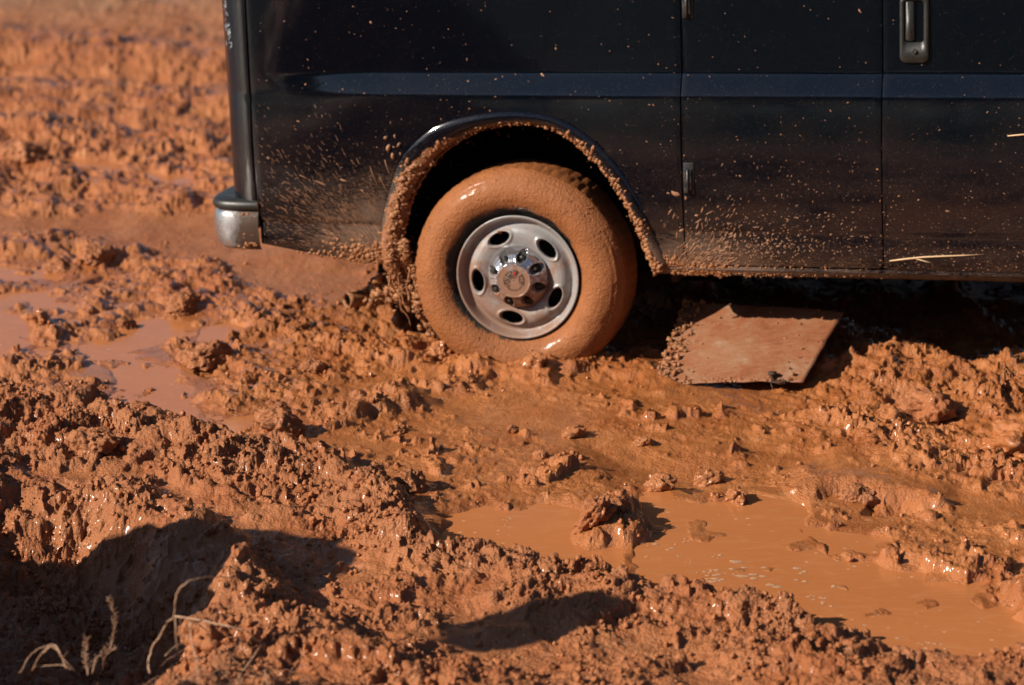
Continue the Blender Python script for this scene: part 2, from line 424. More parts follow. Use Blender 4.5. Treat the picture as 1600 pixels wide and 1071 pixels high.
def make_water():
    m, n, b = mat('muddy_water'); tc = n.nodes.new('ShaderNodeTexCoord').outputs['Object']
    a = noise_n(n, 2.2, 4, .55, tc, 1.2).outputs[0]
    mp = nd(n, 'ShaderNodeMapping'); mp.inputs['Scale'].default_value = (1, 3.2, 1); mp.inputs['Rotation'].default_value = (0, 0, .35); n.links.new(tc, mp.inputs[0])
    st = noise_n(n, 7, 5, .6, mp.outputs[0], 2.0).outputs[0]
    c = mixc(n, a, (.38, .128, .040), (.44, .160, .055))
    c = mixc(n, mth(n, 'MULTIPLY', ramp(n, st, [(.52, (0, 0, 0)), (.75, (1, 1, 1))]).outputs[0], .35), c, (.52, .245, .115))
    # froth rings and flecks
    vo = n.nodes.new('ShaderNodeTexVoronoi'); vo.inputs['Scale'].default_value = 24; vo.inputs['Randomness'].default_value = 1
    n.links.new(tc, vo.inputs['Vector'])
    fl = ramp(n, vo.outputs['Distance'], [(.10, (1, 1, 1)), (.16, (0, 0, 0))]).outputs[0]
    zone = ramp(n, noise_n(n, 3.2, 3, .5, tc).outputs[0], [(.50, (0, 0, 0)), (.62, (1, 1, 1))]).outputs[0]
    c = mixc(n, mth(n, 'MULTIPLY', mth(n, 'MULTIPLY', fl, zone), .6), c, (.60, .42, .30))
    n.links.new(c, b.inputs['Base Color'])
    n.links.new(ramp(n, a, [(.3, (.07,) * 3), (.75, (.22,) * 3)]).outputs[0], b.inputs['Roughness']); b.inputs['IOR'].default_value = 1.34
    p = bump(n, None, st, .22, .004)
    bump(n, b, noise_n(n, 90, 3, .6, tc).outputs[0], .06, .003, p)
    return m
M_WATER = make_water()

def make_foam():
    m, n, b = mat('froth'); b.inputs['Base Color'].default_value = (.62, .43, .30, 1); b.inputs['Roughness'].default_value = .35
    tc = n.nodes.new('ShaderNodeTexCoord').outputs['Object']
    vo = n.nodes.new('ShaderNodeTexVoronoi'); vo.inputs['Scale'].default_value = 320; n.links.new(tc, vo.inputs['Vector'])
    n.links.new(ramp(n, vo.outputs[0], [(.1, (.36, .17, .08)), (.6, (.46, .27, .16))]).outputs[0], b.inputs['Base Color'])
    bump(n, b, vo.outputs[0], .6, .002); return m
M_FOAM = make_foam()

def make_paint():
    m, n, b = mat('dusty_black_paint'); tc = n.nodes.new('ShaderNodeTexCoord').outputs['Object']
    sx = n.nodes.new('ShaderNodeSeparateXYZ'); n.links.new(tc, sx.inputs[0])
    low = mth(n, 'SMOOTH_MIN', 1.0, 1.0)
    mr = nd(n, 'ShaderNodeMapRange'); mr.inputs['From Min'].default_value = .75; mr.inputs['From Max'].default_value = .0
    n.links.new(sx.outputs[2], mr.inputs[0])
    mp = nd(n, 'ShaderNodeMapping'); mp.inputs['Scale'].default_value = (1, 1, 2.6); n.links.new(tc, mp.inputs[0])
    d1 = ramp(n, noise_n(n, 4.2, 7, .65, mp.outputs[0]).outputs[0], [(.38, (0, 0, 0)), (.75, (1, 1, 1))]).outputs[0]
    d2 = ramp(n, noise_n(n, 70, 5, .7, tc).outputs[0], [(.45, (0, 0, 0)), (.8, (1, 1, 1))]).outputs[0]
    dust = mth(n, 'MULTIPLY', mth(n, 'MULTIPLY_ADD', mr.outputs[0], .10, .004), mth(n, 'MULTIPLY_ADD', d1, .9, mth(n, 'MULTIPLY', d2, .6)))
    # thin splashed film: a fan behind the wheel, a band along the bottom, fine mist of specks
    def zone(cx, cz, rx, rz):
        a = mth(n, 'DIVIDE', mth(n, 'SUBTRACT', sx.outputs[0], cx), rx); c_ = mth(n, 'DIVIDE', mth(n, 'SUBTRACT', sx.outputs[2], cz), rz)
        return mth(n, 'SUBTRACT', 1.0, mth(n, 'SQRT', mth(n, 'ADD', mth(n, 'MULTIPLY', a, a), mth(n, 'MULTIPLY', c_, c_))), clamp=True)
    zf = mth(n, 'ADD', zone(-.50, .12, .42, .36), mth(n, 'ADD', zone(.60, .03, .40, .22), mth(n, 'MULTIPLY', zone(.9, .0, 1.6, .16), .7)))
    mr2 = nd(n, 'ShaderNodeMapping'); mr2.inputs['Rotation'].default_value = (0, math.radians(42), 0); mr2.inputs['Scale'].default_value = (1, 1, 4.5); n.links.new(tc, mr2.inputs[0])
    st = noise_n(n, 42, 6, .72, mr2.outputs[0]).outputs[0]; mist = noise_n(n, 260, 3, .8, tc).outputs[0]
    cl = noise_n(n, 5, 5, .6, tc).outputs[0]
    film = mth(n, 'MULTIPLY', ramp(n, mth(n, 'ADD', mth(n, 'MULTIPLY', zf, .34), mth(n, 'ADD', mth(n, 'MULTIPLY', st, .6), mth(n, 'MULTIPLY', cl, .4))), [(.56, (0, 0, 0)), (.78, (1, 1, 1))]).outputs[0], .30)
    mi = mth(n, 'MULTIPLY', ramp(n, mth(n, 'ADD', mist, mth(n, 'MULTIPLY', mr.outputs[0], .05)), [(.66, (0, 0, 0)), (.72, (1, 1, 1))]).outputs[0], .45)
    film = mth(n, 'MAXIMUM', mth(n, 'MULTIPLY', film, mth(n, 'MULTIPLY', zf, 3.0, clamp=True)), mi)
    dust = mth(n, 'MINIMUM', mth(n, 'ADD', dust, film), .75)
    c = mixc(n, dust, (.0008, .0021, .0048), (.22, .11, .055))
    n.links.new(c, b.inputs['Base Color'])
    n.links.new(mth(n, 'MULTIPLY_ADD', dust, 1.6, .075), b.inputs['Roughness']); b.inputs['IOR'].default_value = 1.6
    # lightly wavy sheet metal
    mw = nd(n, 'ShaderNodeMapping'); mw.inputs['Scale'].default_value = (1, 1, .5); n.links.new(tc, mw.inputs[0])
    bump(n, b, noise_n(n, 2.3, 2, .4, mw.outputs[0]).outputs[0], .38, .01)
    return m
M_PAINT = make_paint(); M_FLARE = M_PAINT.copy(); M_FLARE.name = 'flare_paint_and_mud'
def flare_mat(m):
    n = m.node_tree; b = n.nodes['Principled BSDF']; out = n.nodes['Material Output']; tc = n.nodes.new('ShaderNodeTexCoord').outputs['Object']
    a = n.nodes.new('ShaderNodeAttribute'); a.attribute_name = 'cover'
    b2 = n.nodes.new('ShaderNodeBsdfPrincipled'); b2.inputs['Roughness'].default_value = .5
    f3 = noise_n(n, 60, 5, .65, tc).outputs[0]; n.links.new(mixc(n, f3, (.16, .055, .018), (.34, .135, .052)), b2.inputs['Base Color']); bump(n, b2, f3, 1.0, .008)
    f = ramp(n, mth(n, 'ADD', a.outputs['Fac'], mth(n, 'MULTIPLY_ADD', noise_n(n, 24, 6, .7, tc).outputs[0], 1.5, -.75)), [(.42, (0, 0, 0)), (.50, (1, 1, 1))]).outputs[0]
    mx = n.nodes.new('ShaderNodeMixShader'); n.links.new(f, mx.inputs[0]); n.links.new(b.outputs[0], mx.inputs[1]); n.links.new(b2.outputs[0], mx.inputs[2]); n.links.new(mx.outputs[0], out.inputs[0])
flare_mat(M_FLARE)

def plain(name, col, rough=.5, metal=0.0, bs=0, bstr=.3, var=None, vs=20, bd=.003):
    m, n, b = mat(name); b.inputs['Base Color'].default_value = (*col, 1); b.inputs['Roughness'].default_value = rough; b.inputs['Metallic'].default_value = metal
    tc = n.nodes.new('ShaderNodeTexCoord').outputs['Object']
    if var:
        f = ramp(n, noise_n(n, vs, 6, .65, tc).outputs[0], [(.4, (0, 0, 0)), (.62, (1, 1, 1))]).outputs[0]
        n.links.new(mixc(n, f, col, var), b.inputs['Base Color'])
    if bs: bump(n, b, noise_n(n, bs, 5, .6, tc).outputs[0], bstr, bd)
    return m
M_SPLAT = plain('splashed_mud', (.17, .072, .030), .55, 0, 60, .4, (.32, .15, .075), 25)
M_CAKE = plain('caked_mud', (.24, .085, .026), .5, 0, 110, .9, (.32, .135, .052), 30, .006)
M_DARK = plain('black_underbody', (.006, .005, .005), .8, 0, 60, .5, (.05, .022, .01), 9)
M_LINER = plain('black_wheel_housing', (.003, .003, .003), .9, 0, 60, .4)
M_PLASTIC = plain('dark_grey_plastic', (.012, .0125, .012), .42, 0, 200, .2, (.022, .02, .018), 30)
M_GASKET = plain('black_rubber', (.004, .004, .004), .6)
M_CHROME = plain('worn_chrome', (.72, .72, .74), .12, 1, 0, 0)
M_GLASS = plain('dark_tinted_glass', (.004, .005, .006), .03)
M_HINGE = plain('scuffed_hinge_steel', (.03, .035, .04), .4, .6, 90, .5, (.10, .09, .08), 60)
M_CHIP = plain('scraped_bare_filler', (.30, .33, .36), .6, 0, 60, .3, (.1, .12, .14), 90)
M_TWIG = plain('dry_stem', (.30, .15, .085), .65, 0, 220, .5, (.42, .26, .16), 60)
M_TWIGDK = plain('red_brown_stem', (.22, .085, .04), .65, 0, 220, .5, (.34, .17, .09), 60)
M_STRAW = plain('pale_straw', (.52, .34, .19), .6)
M_WOOD = plain('weathered_wood', (.28, .17, .09), .7, 0, 60, .5, (.2, .12, .06), 12)

def make_tyre():
    m, n, b = mat('mud_coated_rubber'); tc = n.nodes.new('ShaderNodeTexCoord').outputs['Object']
    sx = n.nodes.new('ShaderNodeSeparateXYZ'); n.links.new(tc, sx.inputs[0])
    r2 = mth(n, 'SQRT', mth(n, 'ADD', mth(n, 'MULTIPLY', sx.outputs[0], sx.outputs[0]), mth(n, 'MULTIPLY', sx.outputs[2], sx.outputs[2])))
    nz = noise_n(n, 16, 6, .7, tc).outputs[0]
    e = mth(n, 'ADD', r2, mth(n, 'MULTIPLY_ADD', nz, .055, -.0275))
    # the film of mud stops in a ragged line short of the rim, and further out at the upper left to paint in the shadow there
    upl_shade = mth(n, 'MULTIPLY', mth(n, 'SUBTRACT', sx.outputs[2], sx.outputs[0]), .045)
    e = mth(n, 'SUBTRACT', e, upl_shade)
    mask = ramp(n, mth(n, 'MULTIPLY_ADD', e, 10, -1.90), [(.46, (0, 0, 0)), (.56, (1, 1, 1))]).outputs[0]
    cm = mixc(n, ramp(n, noise_n(n, 9, 5, .6, tc).outputs[0], [(.35, (0, 0, 0)), (.7, (1, 1, 1))]).outputs[0], (.235, .078, .021), (.31, .108, .034))
    c = mixc(n, mask, (.012, .010, .009), cm)
    n.links.new(c, b.inputs['Base Color'])
    n.links.new(mth(n, 'MULTIPLY_ADD', noise_n(n, 30, 3, .6, tc).outputs[0], .5, .32), b.inputs['Roughness']); b.inputs['IOR'].default_value = 1.38; b.inputs['Coat Weight'].default_value = .12; b.inputs['Coat Roughness'].default_value = .2
    vo = n.nodes.new('ShaderNodeTexVoronoi'); vo.inputs['Scale'].default_value = 150; vo.feature = 'SMOOTH_F1'; n.links.new(tc, vo.inputs['Vector'])
    p = bump(n, None, noise_n(n, 60, 8, .78, tc).outputs[0], .75, .008)
    bump(n, b, mth(n, 'MULTIPLY', vo.outputs[0], -1.0), .5, .005, p); return m
M_TYRE = make_tyre()

def make_rim():
    m, n, b = mat('muddy_silver_wheel_paint'); tc = n.nodes.new('ShaderNodeTexCoord').outputs['Object']
    sx = n.nodes.new('ShaderNodeSeparateXYZ'); n.links.new(tc, sx.inputs[0])
    g = mth(n, 'MULTIPLY_ADD', sx.outputs[2], -1.7, .25)       # more mud low down and towards the left
    g = mth(n, 'SUBTRACT', g, mth(n, 'MULTIPLY', sx.outputs[0], 1.1))
    nz = noise_n(n, 13, 7, .68, tc).outputs[0]
    f = ramp(n, mth(n, 'ADD', mth(n, 'MULTIPLY', g, .50), mth(n, 'MULTIPLY_ADD', nz, 1.5, -.25)), [(.47, (0, 0, 0)), (.78, (1, 1, 1))]).outputs[0]
    sp = ramp(n, noise_n(n, 75, 4, .7, tc).outputs[0], [(.57, (0, 0, 0)), (.64, (1, 1, 1))]).outputs[0]
    f = mth(n, 'MAXIMUM', mth(n, 'MULTIPLY', f, .85), mth(n, 'MULTIPLY', sp, .75))
    f = mth(n, 'MULTIPLY_ADD', f, .80, .10)
    n.links.new(mixc(n, f, (.30, .305, .31), (.19, .080, .035)), b.inputs['Base Color'])
    mt = nd(n, 'ShaderNodeMath', operation='SUBTRACT'); mt.inputs[0].default_value = .35; n.links.new(f, mt.inputs[1]); mt.use_clamp = True
    n.links.new(mt.outputs[0], b.inputs['Metallic'])
    n.links.new(mth(n, 'MULTIPLY_ADD', f, .2, .36), b.inputs['Roughness'])
    bump(n, b, noise_n(n, 90, 5, .7, tc).outputs[0], .15, .003); return m
M_RIM = make_rim()

def make_cap():
    m, n, b = mat('muddy_chrome'); tc = n.nodes.new('ShaderNodeTexCoord').outputs['Object']
    sx = n.nodes.new('ShaderNodeSeparateXYZ'); n.links.new(tc, sx.inputs[0])
    g = mth(n, 'MULTIPLY_ADD', sx.outputs[2], -3.2, .12)
    nz = noise_n(n, 30, 6, .65, tc).outputs[0]
    rr = mth(n, 'SQRT', mth(n, 'ADD', mth(n, 'MULTIPLY', sx.outputs[0], sx.outputs[0]), mth(n, 'MULTIPLY', sx.outputs[2], sx.outputs[2])))
    g = mth(n, 'ADD', g, mth(n, 'MULTIPLY', mth(n, 'LESS_THAN', rr, .058), .20))
    f = ramp(n, mth(n, 'ADD', g, nz), [(.52, (0, 0, 0)), (.75, (1, 1, 1))]).outputs[0]
    f = mth(n, 'MULTIPLY_ADD', f, .85, .08)
    n.links.new(mixc(n, f, (.55, .55, .58), (.20, .082, .034)), b.inputs['Base Color'])
    mt = nd(n, 'ShaderNodeMath', operation='SUBTRACT'); mt.inputs[0].default_value = 1; n.links.new(f, mt.inputs[1]); mt.use_clamp = True
    n.links.new(mt.outputs[0], b.inputs['Metallic'])
    n.links.new(mth(n, 'MULTIPLY_ADD', f, .4, .14), b.inputs['Roughness']); return m
M_CAP = make_cap()

def make_bumper():
    m, n, b = mat('muddy_bumper_chrome'); tc = n.nodes.new('ShaderNodeTexCoord').outputs['Object']
    sx = n.nodes.new('ShaderNodeSeparateXYZ'); n.links.new(tc, sx.inputs[0])
    nz = noise_n(n, 22, 6, .7, tc).outputs[0]
    g = mth(n, 'MULTIPLY_ADD', sx.outputs[0], 6.5, 7.15)       # mud thickens towards the body
    f = ramp(n, mth(n, 'ADD', g, mth(n, 'MULTIPLY', nz, .9)), [(.42, (.15,) * 3), (.95, (1, 1, 1))]).outputs[0]
    n.links.new(mixc(n, f, (.50, .51, .54), (.045, .022, .012)), b.inputs['Base Color'])
    mt = nd(n, 'ShaderNodeMath', operation='SUBTRACT'); mt.inputs[0].default_value = 1; n.links.new(f, mt.inputs[1]); mt.use_clamp = True
    n.links.new(mt.outputs[0], b.inputs['Metallic'])
    n.links.new(mth(n, 'MULTIPLY_ADD', f, .4, .2), b.inputs['Roughness'])
    bump(n, b, nz, .5, .004); return m
M_BUMP = make_bumper()

def make_plate():
    m, n, b = mat('rusty_muddy_sheet'); tc = n.nodes.new('ShaderNodeTexCoord').outputs['Object']
    a = noise_n(n, 8, 8, .74, tc, .3).outputs[0]; c2 = noise_n(n, 34, 6, .7, tc).outputs[0]
    c = ramp(n, a, [(.30, (.12, .040, .016)), (.45, (.24, .078, .030)), (.58, (.26, .12, .060)), (.72, (.31, .19, .125))]).outputs[0]
    c = mixc(n, mth(n, 'MULTIPLY', ramp(n, c2, [(.5, (0, 0, 0)), (.7, (1, 1, 1))]).outputs[0], .5), c, (.19, .07, .03))
    mp = nd(n, 'ShaderNodeMapping'); mp.inputs['Scale'].default_value = (1, 14, 1); mp.inputs['Rotation'].default_value = (0, 0, .9); n.links.new(tc, mp.inputs[0])
    c = mixc(n, mth(n, 'MULTIPLY', ramp(n, noise_n(n, 14, 6, .7, mp.outputs[0]).outputs[0], [(.54, (0, 0, 0)), (.66, (1, 1, 1))]).outputs[0], .45), c, (.36, .23, .16))
    c = mixc(n, mth(n, 'MULTIPLY', ramp(n, noise_n(n, 110, 4, .8, tc).outputs[0], [(.55, (0, 0, 0)), (.68, (1, 1, 1))]).outputs[0], .6), c, (.12, .042, .018))
    n.links.new(c, b.inputs['Base Color']); b.inputs['Roughness'].default_value = .6
    bump(n, b, c2, .4, .003); return m
M_PLATE = make_plate()

# ------------------------------------------------------------------ the ground: one sheet out to the horizon
def build_ground():
    s_in = np.linspace(-.203, .203, 960)
    t = np.cumsum(np.geomspace(.0005, .0060, 118)); t = np.concatenate([t, t[-1] + np.geomspace(.01, 40, 32)])
    s = np.concatenate([(-.203 - t)[::-1], s_in, .203 + t])
    d_in = 1 / np.linspace(1 / 5.95, 1 / 19.5, 1010)
    y_in = CAM[1] + d_in
    nr_ = np.cumsum(np.geomspace(.005, .03, 80))
    near = y_in[0] - np.concatenate([nr_, nr_[-1] + np.geomspace(.04, 260, 34)])[::-1]
    farr = y_in[-1] + np.geomspace(.3, 480, 50)
    yy = np.concatenate([near, y_in, farr])
    dd = np.maximum(yy - CAM[1], 5.95)
    Y = np.repeat(yy[:, None], len(s), 1); X = CAM[0] + dd[:, None] * s[None, :]
    h, r2, dry, wet = ground(X.ravel(), Y.ravel())
    Xr, Yr = X.ravel(), Y.ravel()
    dxs = np.gradient(s)[None, :] * dd[:, None]; dys = np.repeat(np.gradient(yy)[:, None], len(s), 1)
    att = np.clip(.016 / np.maximum(dxs, dys * .55), 0, 1) ** .8; att = att.ravel(); hb = samp(HM, Xr, Yr); h = hb + (h - hb) * np.maximum(att, .12)
    out = sstep(9, 40, np.hypot(Xr, Yr + 2)); h = h * (1 - out) + .05 * out
    nv = len(Xr); co = np.empty((nv, 3), np.float32); co[:, 0] = Xr; co[:, 1] = Yr; co[:, 2] = h
    G = co.reshape(X.shape + (3,)); j0, j1, i0, i1 = 30, 114 + 1014, 28, len(s) - 28
    sub = G[j0:j1, i0:i1].copy(); t1 = np.gradient(sub, axis=1); t2 = np.gradient(sub, axis=0); nn = np.cross(t1, t2); nn /= np.linalg.norm(nn, axis=-1, keepdims=True) + 1e-12
    P = sub.reshape(-1, 3).astype(np.float64); R2 = r2.reshape(X.shape)[j0:j1, i0:i1].ravel(); HW = (h - samp(WATER, Xr, Yr)).reshape(X.shape)[j0:j1, i0:i1].ravel(); SHW = samp(SHORE, P[:, 0], P[:, 1])
    dist = np.clip(8.5 / np.hypot(P[:, 0] - CAM[0], P[:, 1] - CAM[1]), .5, 1.2)
    calm = np.where(SHW > -.2, sstep(.0, .02, HW), 1.0)
    Pw = P + .012 * np.stack([perlin3(P, 30, 9), perlin3(P, 30, 10), perlin3(P, 30, 11)], 1)
    D = (.001 + .020 * R2) * (np.abs(perlin3(Pw, 9, 7)) * 2 - .42) + (.0015 + .019 * R2) * (np.abs(perlin3(Pw, 19, 1)) * 2 - .42) + (.0010 + .014 * R2) * perlin3(Pw, 38, 2) + (.0006 + .013 * R2) * (.3 - np.abs(perlin3(Pw, 66, 3)) * 1.6) + (.0004 + .012 * R2) * perlin3(P, 115, 5) + .009 * R2 * perlin3(P, 200, 4)
    D *= att.reshape(X.shape)[j0:j1, i0:i1].ravel()
    D *= 1 - .45 * sstep(3., 5.5, P[:, 1])
    D *= calm * sstep(-.02, .22, R2 + .10)
    ej = np.minimum(np.arange(j1 - j0), np.arange(j1 - j0)[::-1])[:, None]; ei = np.minimum(np.arange(i1 - i0), np.arange(i1 - i0)[::-1])[None, :]
    D *= np.clip(np.minimum(ej, ei) / 12, 0, 1).ravel()
    G[j0:j1, i0:i1] = (P + nn.reshape(-1, 3) * D[:, None]).reshape(sub.shape)
    nr, nc = X.shape
    idx = np.arange(nv, dtype=np.int32).reshape(nr, nc)
    q = np.stack([idx[:-1, :-1], idx[:-1, 1:], idx[1:, 1:], idx[1:, :-1]], -1).reshape(-1, 4)
    me = bpy.data.meshes.new('mud_ground'); me.vertices.add(nv); me.vertices.foreach_set('co', co.ravel())
    me.loops.add(q.size); me.polygons.add(len(q)); me.loops.foreach_set('vertex_index', q.ravel())
    me.polygons.foreach_set('loop_start', np.arange(0, q.size, 4, dtype=np.int32)); me.polygons.foreach_set('loop_total', np.full(len(q), 4, np.int32))
    me.polygons.foreach_set('use_smooth', np.ones(len(q), bool)); me.update(calc_edges=True)
    a = me.color_attributes.new('mudmap', 'FLOAT_COLOR', 'POINT')
    fz = sstep(6.6, 8.4, Yr + .45 * Xr * .3 + .9 * perlin(Xr * .9, Yr * .6, 3) + .3 * perlin(Xr * 4, Yr * 3, 4))
    fz = np.maximum(fz, sstep(5.5, 9, np.abs(Xr + .5) + .6 * perlin(Xr, Yr, 2)))
    fz = np.maximum(fz, sstep(-4.2, -5.2, Yr + .3 * perlin(Xr * 1.3, Yr, 2)))
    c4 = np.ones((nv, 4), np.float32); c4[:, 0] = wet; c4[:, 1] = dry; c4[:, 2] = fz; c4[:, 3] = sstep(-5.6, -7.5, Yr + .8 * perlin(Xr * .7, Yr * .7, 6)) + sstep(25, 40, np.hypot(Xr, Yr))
    a.data.foreach_set('color', c4.ravel())
    o = link_mesh('ground', me, M_MUD, None, False); tag(o, kind='structure'); return o
build_ground()

# puddles: opaque brown water standing in the beds
def build_puddles():
    for ids in ([0, 1, 2], [3, 4, 5, 6, 7], [8]):
        lev = BEDD[ids[0]][1]; P = np.array([at(*p) for q in ids for p in BEDD[q][0]])
        x0, y0 = P.min(0) - .22; x1, y1 = P.max(0) + .22
        nx = int((x1 - x0) / .03) + 2; ny = int((y1 - y0) / .03) + 2
        X, Y = np.meshgrid(np.linspace(x0, x1, nx), np.linspace(y0, y1, ny))
        ii_ = np.clip(np.rint((X - GX0) / GS).astype(int), 0, BID.shape[1] - 1); jj_ = np.clip(np.rint((Y - GY0) / GS).astype(int), 0, BID.shape[0] - 1); keep = np.isin(BID[jj_, ii_], [q + 1 for q in ids])
        idx = -np.ones(X.shape, int); vs = []; fs = []
        for j in range(ny - 1):
            for i in range(nx - 1):
                if keep[j, i] and keep[j, i + 1] and keep[j + 1, i + 1] and keep[j + 1, i]:
                    f = []
                    for jj, ii in ((j, i), (j, i + 1), (j + 1, i + 1), (j + 1, i)):
                        if idx[jj, ii] < 0: idx[jj, ii] = len(vs); vs.append((X[jj, ii], Y[jj, ii], lev))
                        f.append(int(idx[jj, ii]))
                    fs.append(f)
        if fs:
            o = pyobj('puddle', vs, fs, M_WATER); tag(o, kind='structure')
build_puddles()

# ------------------------------------------------------------------ the van
van = empty('van', (0, 0, WZ), (0, -NOSE, -YAW))
van.rotation_mode = 'XYZ'
Rz = Matrix.Rotation(-YAW, 3, 'Z'); Ry = Matrix.Rotation(-NOSE, 3, 'Y')
van.rotation_euler = (Rz @ Ry).to_euler('XYZ')
tag(van, 'black van splashed with orange mud, its muddy rear wheel sunk in the rut', 'van')
VAN_M = Matrix.Translation((0, 0, WZ)) @ (Rz @ Ry).to_4x4()
Y0 = -.03                                  # outer side plane, wheel rim plane is y = 0
ARCH = np.array([(-.50, .10), (-.487, .20), (-.448, .325), (-.395, .437), (-.308, .520), (-.222, .562), (-.10, .588), (.03, .597), (.165, .577), (.278, .517), (.366, .43), (.432, .33), (.486, .218), (.520, .125), (.55, .055)])
ARCHS = np.array(smoothpath(ARCH, 8))
AIN = np.array([(-.44, -.03), (-.425, .10), (-.395, .216), (-.35, .325), (-.25, .445), (-.115, .522), (.03, .548), (.145, .534), (.235, .478), (.325, .388), (.392, .288), (.444, .176), (.468, .085), (.505, .030)])
AINS = np.array(smoothpath(AIN, 9))

def side_y(x, z, w=True):
    """outer surface of the body side"""
    z = np.asarray(z, float); x = np.asarray(x, float)
    y = np.full(np.broadcast(x, z).shape, Y0)
    # shoulder crease: a ledge that looks at the sky
    t = np.clip((z - .655) / .068, 0, 1); y = y + .030 * t * sstep(-1.0, -.40, x)
    y = y + np.maximum(0, z - .72) * .02 + np.maximum(0, z - 1.05) ** 2 * .22
    # belly bulge under the ledge
    y = y + .012 * ((np.minimum(z, .655) - .42) / .24) ** 2 * (z > .19)
    y = y + np.where(z <= .19, .012 * ((.19 - .42) / .24) ** 2 + .006 + np.maximum(0, .14 - z) ** 2 * 2.2, 0)
    # rear corner rolls round
    R = .13; dx = np.clip(-.955 - x, 0, R * .995)
    y = y + R - np.sqrt(R * R - dx * dx)
    # slight tuck towards the back
    y = y + np.clip(-.3 - x, 0, 1) ** 2 * .02
    return y

def in_poly(px, pz, P):
    ins = np.zeros(px.shape, bool)
    for (ax, ay), (bx, by) in zip(P, np.roll(P, -1, 0)):
        if ay == by: continue
        ins ^= ((ay > pz) != (by > pz)) & (px < (bx - ax) * (pz - ay) / (by - ay) + ax)
    return ins
ARCH_POLY = np.vstack([ARCHS, [(.6, -.6), (-.6, -.6), (-.50, -.1)]])
AIN_POLY = np.vstack([AINS, [(.52, -.6), (-.44, -.6)]])

def panel(name, x0, x1, z0, z1, step=.011, hole=False, corner=0.0, m=None, zfun=None, thick=.016, windows=None):
    xs = np.linspace(x0, x1, max(2, int((x1 - x0) / step) + 1)); 
    zs = np.concatenate([np.arange(z0, min(z1, 1.06), step), np.arange(1.06, z1, .05), [z1]]) if z1 > 1.06 else np.linspace(z0, z1, int((z1 - z0) / step) + 1)
    X, Z = np.meshgrid(xs, zs)
    if zfun is not None:                       # lower edge follows a line
        lo = zfun(X); Z = np.where(Z < .19, .19 - (.19 - Z) * (.19 - lo) / (.19 - z0), Z)
    keep = np.ones((X.shape[0] - 1, X.shape[1] - 1), bool)
    if hole:
        ins = in_poly(X.ravel(), Z.ravel(), ARCH_POLY).reshape(X.shape)
        k4 = ins[:-1, :-1].astype(int) + ins[1:, :-1] + ins[:-1, 1:] + ins[1:, 1:]
        keep &= k4 < 3
        # pull stray inside vertices onto the arch
        A = ARCHS
        use = np.zeros(X.shape, bool)
        for dj in (0, 1):
            for di in (0, 1):
                use[dj:X.shape[0] - 1 + dj, di:X.shape[1] - 1 + di] |= keep
        for j, i in zip(*np.where(ins & use)):
            k = np.argmin((A[:, 0] - X[j, i]) ** 2 + (A[:, 1] - Z[j, i]) ** 2)
            X[j, i], Z[j, i] = A[k]
    if corner:
        for cx, sx in ((x0, 1), (x1, -1)):
            for j in range(X.shape[0]):
                for i in range(X.shape[1]):
                    a = (X[j, i] - cx) * sx; b = Z[j, i] - z0
                    if a < corner and b < corner and X[j, i] != 0:
                        d = math.hypot(corner - a, corner - b)
                        if d > corner * .999: 
                            f = corner / d
                            X[j, i] = cx + sx * (corner - (corner - a) * f); Z[j, i] = z0 + corner - (corner - b) * f
    Yv = side_y(X, Z)
    # turned edges
    ed = np.minimum.reduce([X - x0 + (0 if x0 > -1.2 else 1), x1 - X])
    Yv = Yv + .0015 * np.exp(-(np.maximum(ed, 0) / .004) ** 2)
    idx = np.arange(X.size).reshape(X.shape)
    fs = [(int(idx[j, i]), int(idx[j, i + 1]), int(idx[j + 1, i + 1]), int(idx[j + 1, i])) for j in range(keep.shape[0]) for i in range(keep.shape[1]) if keep[j, i]
          and not (windows and any(a < X[j, i] < b and c < Z[j, i] < d for a, b, c, d in windows))]
    o = pyobj(name, np.c_[X.ravel(), Yv.ravel(), Z.ravel()], fs, m or M_PAINT, van)
    bm = bmesh.new(); bm.from_mesh(o.data); bmesh.ops.delete(bm, geom=[v for v in bm.verts if not v.link_faces], context='VERTS')
    bmesh.ops.recalc_face_normals(bm, faces=bm.faces)
    f0 = max(bm.faces, key=lambda f: abs(f.normal.y))
    if sum(f.normal.y for f in bm.faces) > 0: bmesh.ops.reverse_faces(bm, faces=bm.faces)
    bm.to_mesh(o.data); bm.free()
    o.data.polygons.foreach_set('use_smooth', [True] * len(o.data.polygons))
    s = o.modifiers.new('thickness', 'SOLIDIFY'); s.thickness = thick; s.offset = -1; s.use_even_offset = False
    o.data.materials.append(M_GASKET); s.material_offset_rim = 1
    e_ = o.modifiers.new('crisp_edges', 'EDGE_SPLIT'); e_.split_angle = math.radians(50)
    return o
def zlow(x):
    x = np.asarray(x, float)
    return np.interp(x, [-.96, -.72, -.55, -.45, .5, .62], [.105, .062, .048, .048, .028, .025])
ROOF = 1.62
quarter = panel('rear_quarter_panel', -.955, .606, .03, ROOF, hole=True, zfun=zlow)
tag(quarter, 'black rear side panel round the wheel arch, fan of mud splashes behind the wheel')
door_a = panel('side_door', .611, 1.291, .062, ROOF, corner=.02, windows=[(.68, 1.23, 1.12, 1.5)]); tag(door_a, 'narrow side door just ahead of the rear wheel')
door_b = panel('side_door', 1.296, 2.25, .058, ROOF, corner=.02, windows=[(1.36, 2.2, 1.12, 1.5)]); tag(door_b, 'side door carrying the grey handle')
front_door = panel('front_door', 2.257, 3.15, .05, ROOF, .03, corner=.02)
fender = panel('front_fender', 3.157, 4.15, .03, .98, .04)
pillar = panel('rear_corner_panel', -1.075, -.962, .262, ROOF, .008); tag(pillar, 'rounded rear corner strip with pale scrapes near the top')

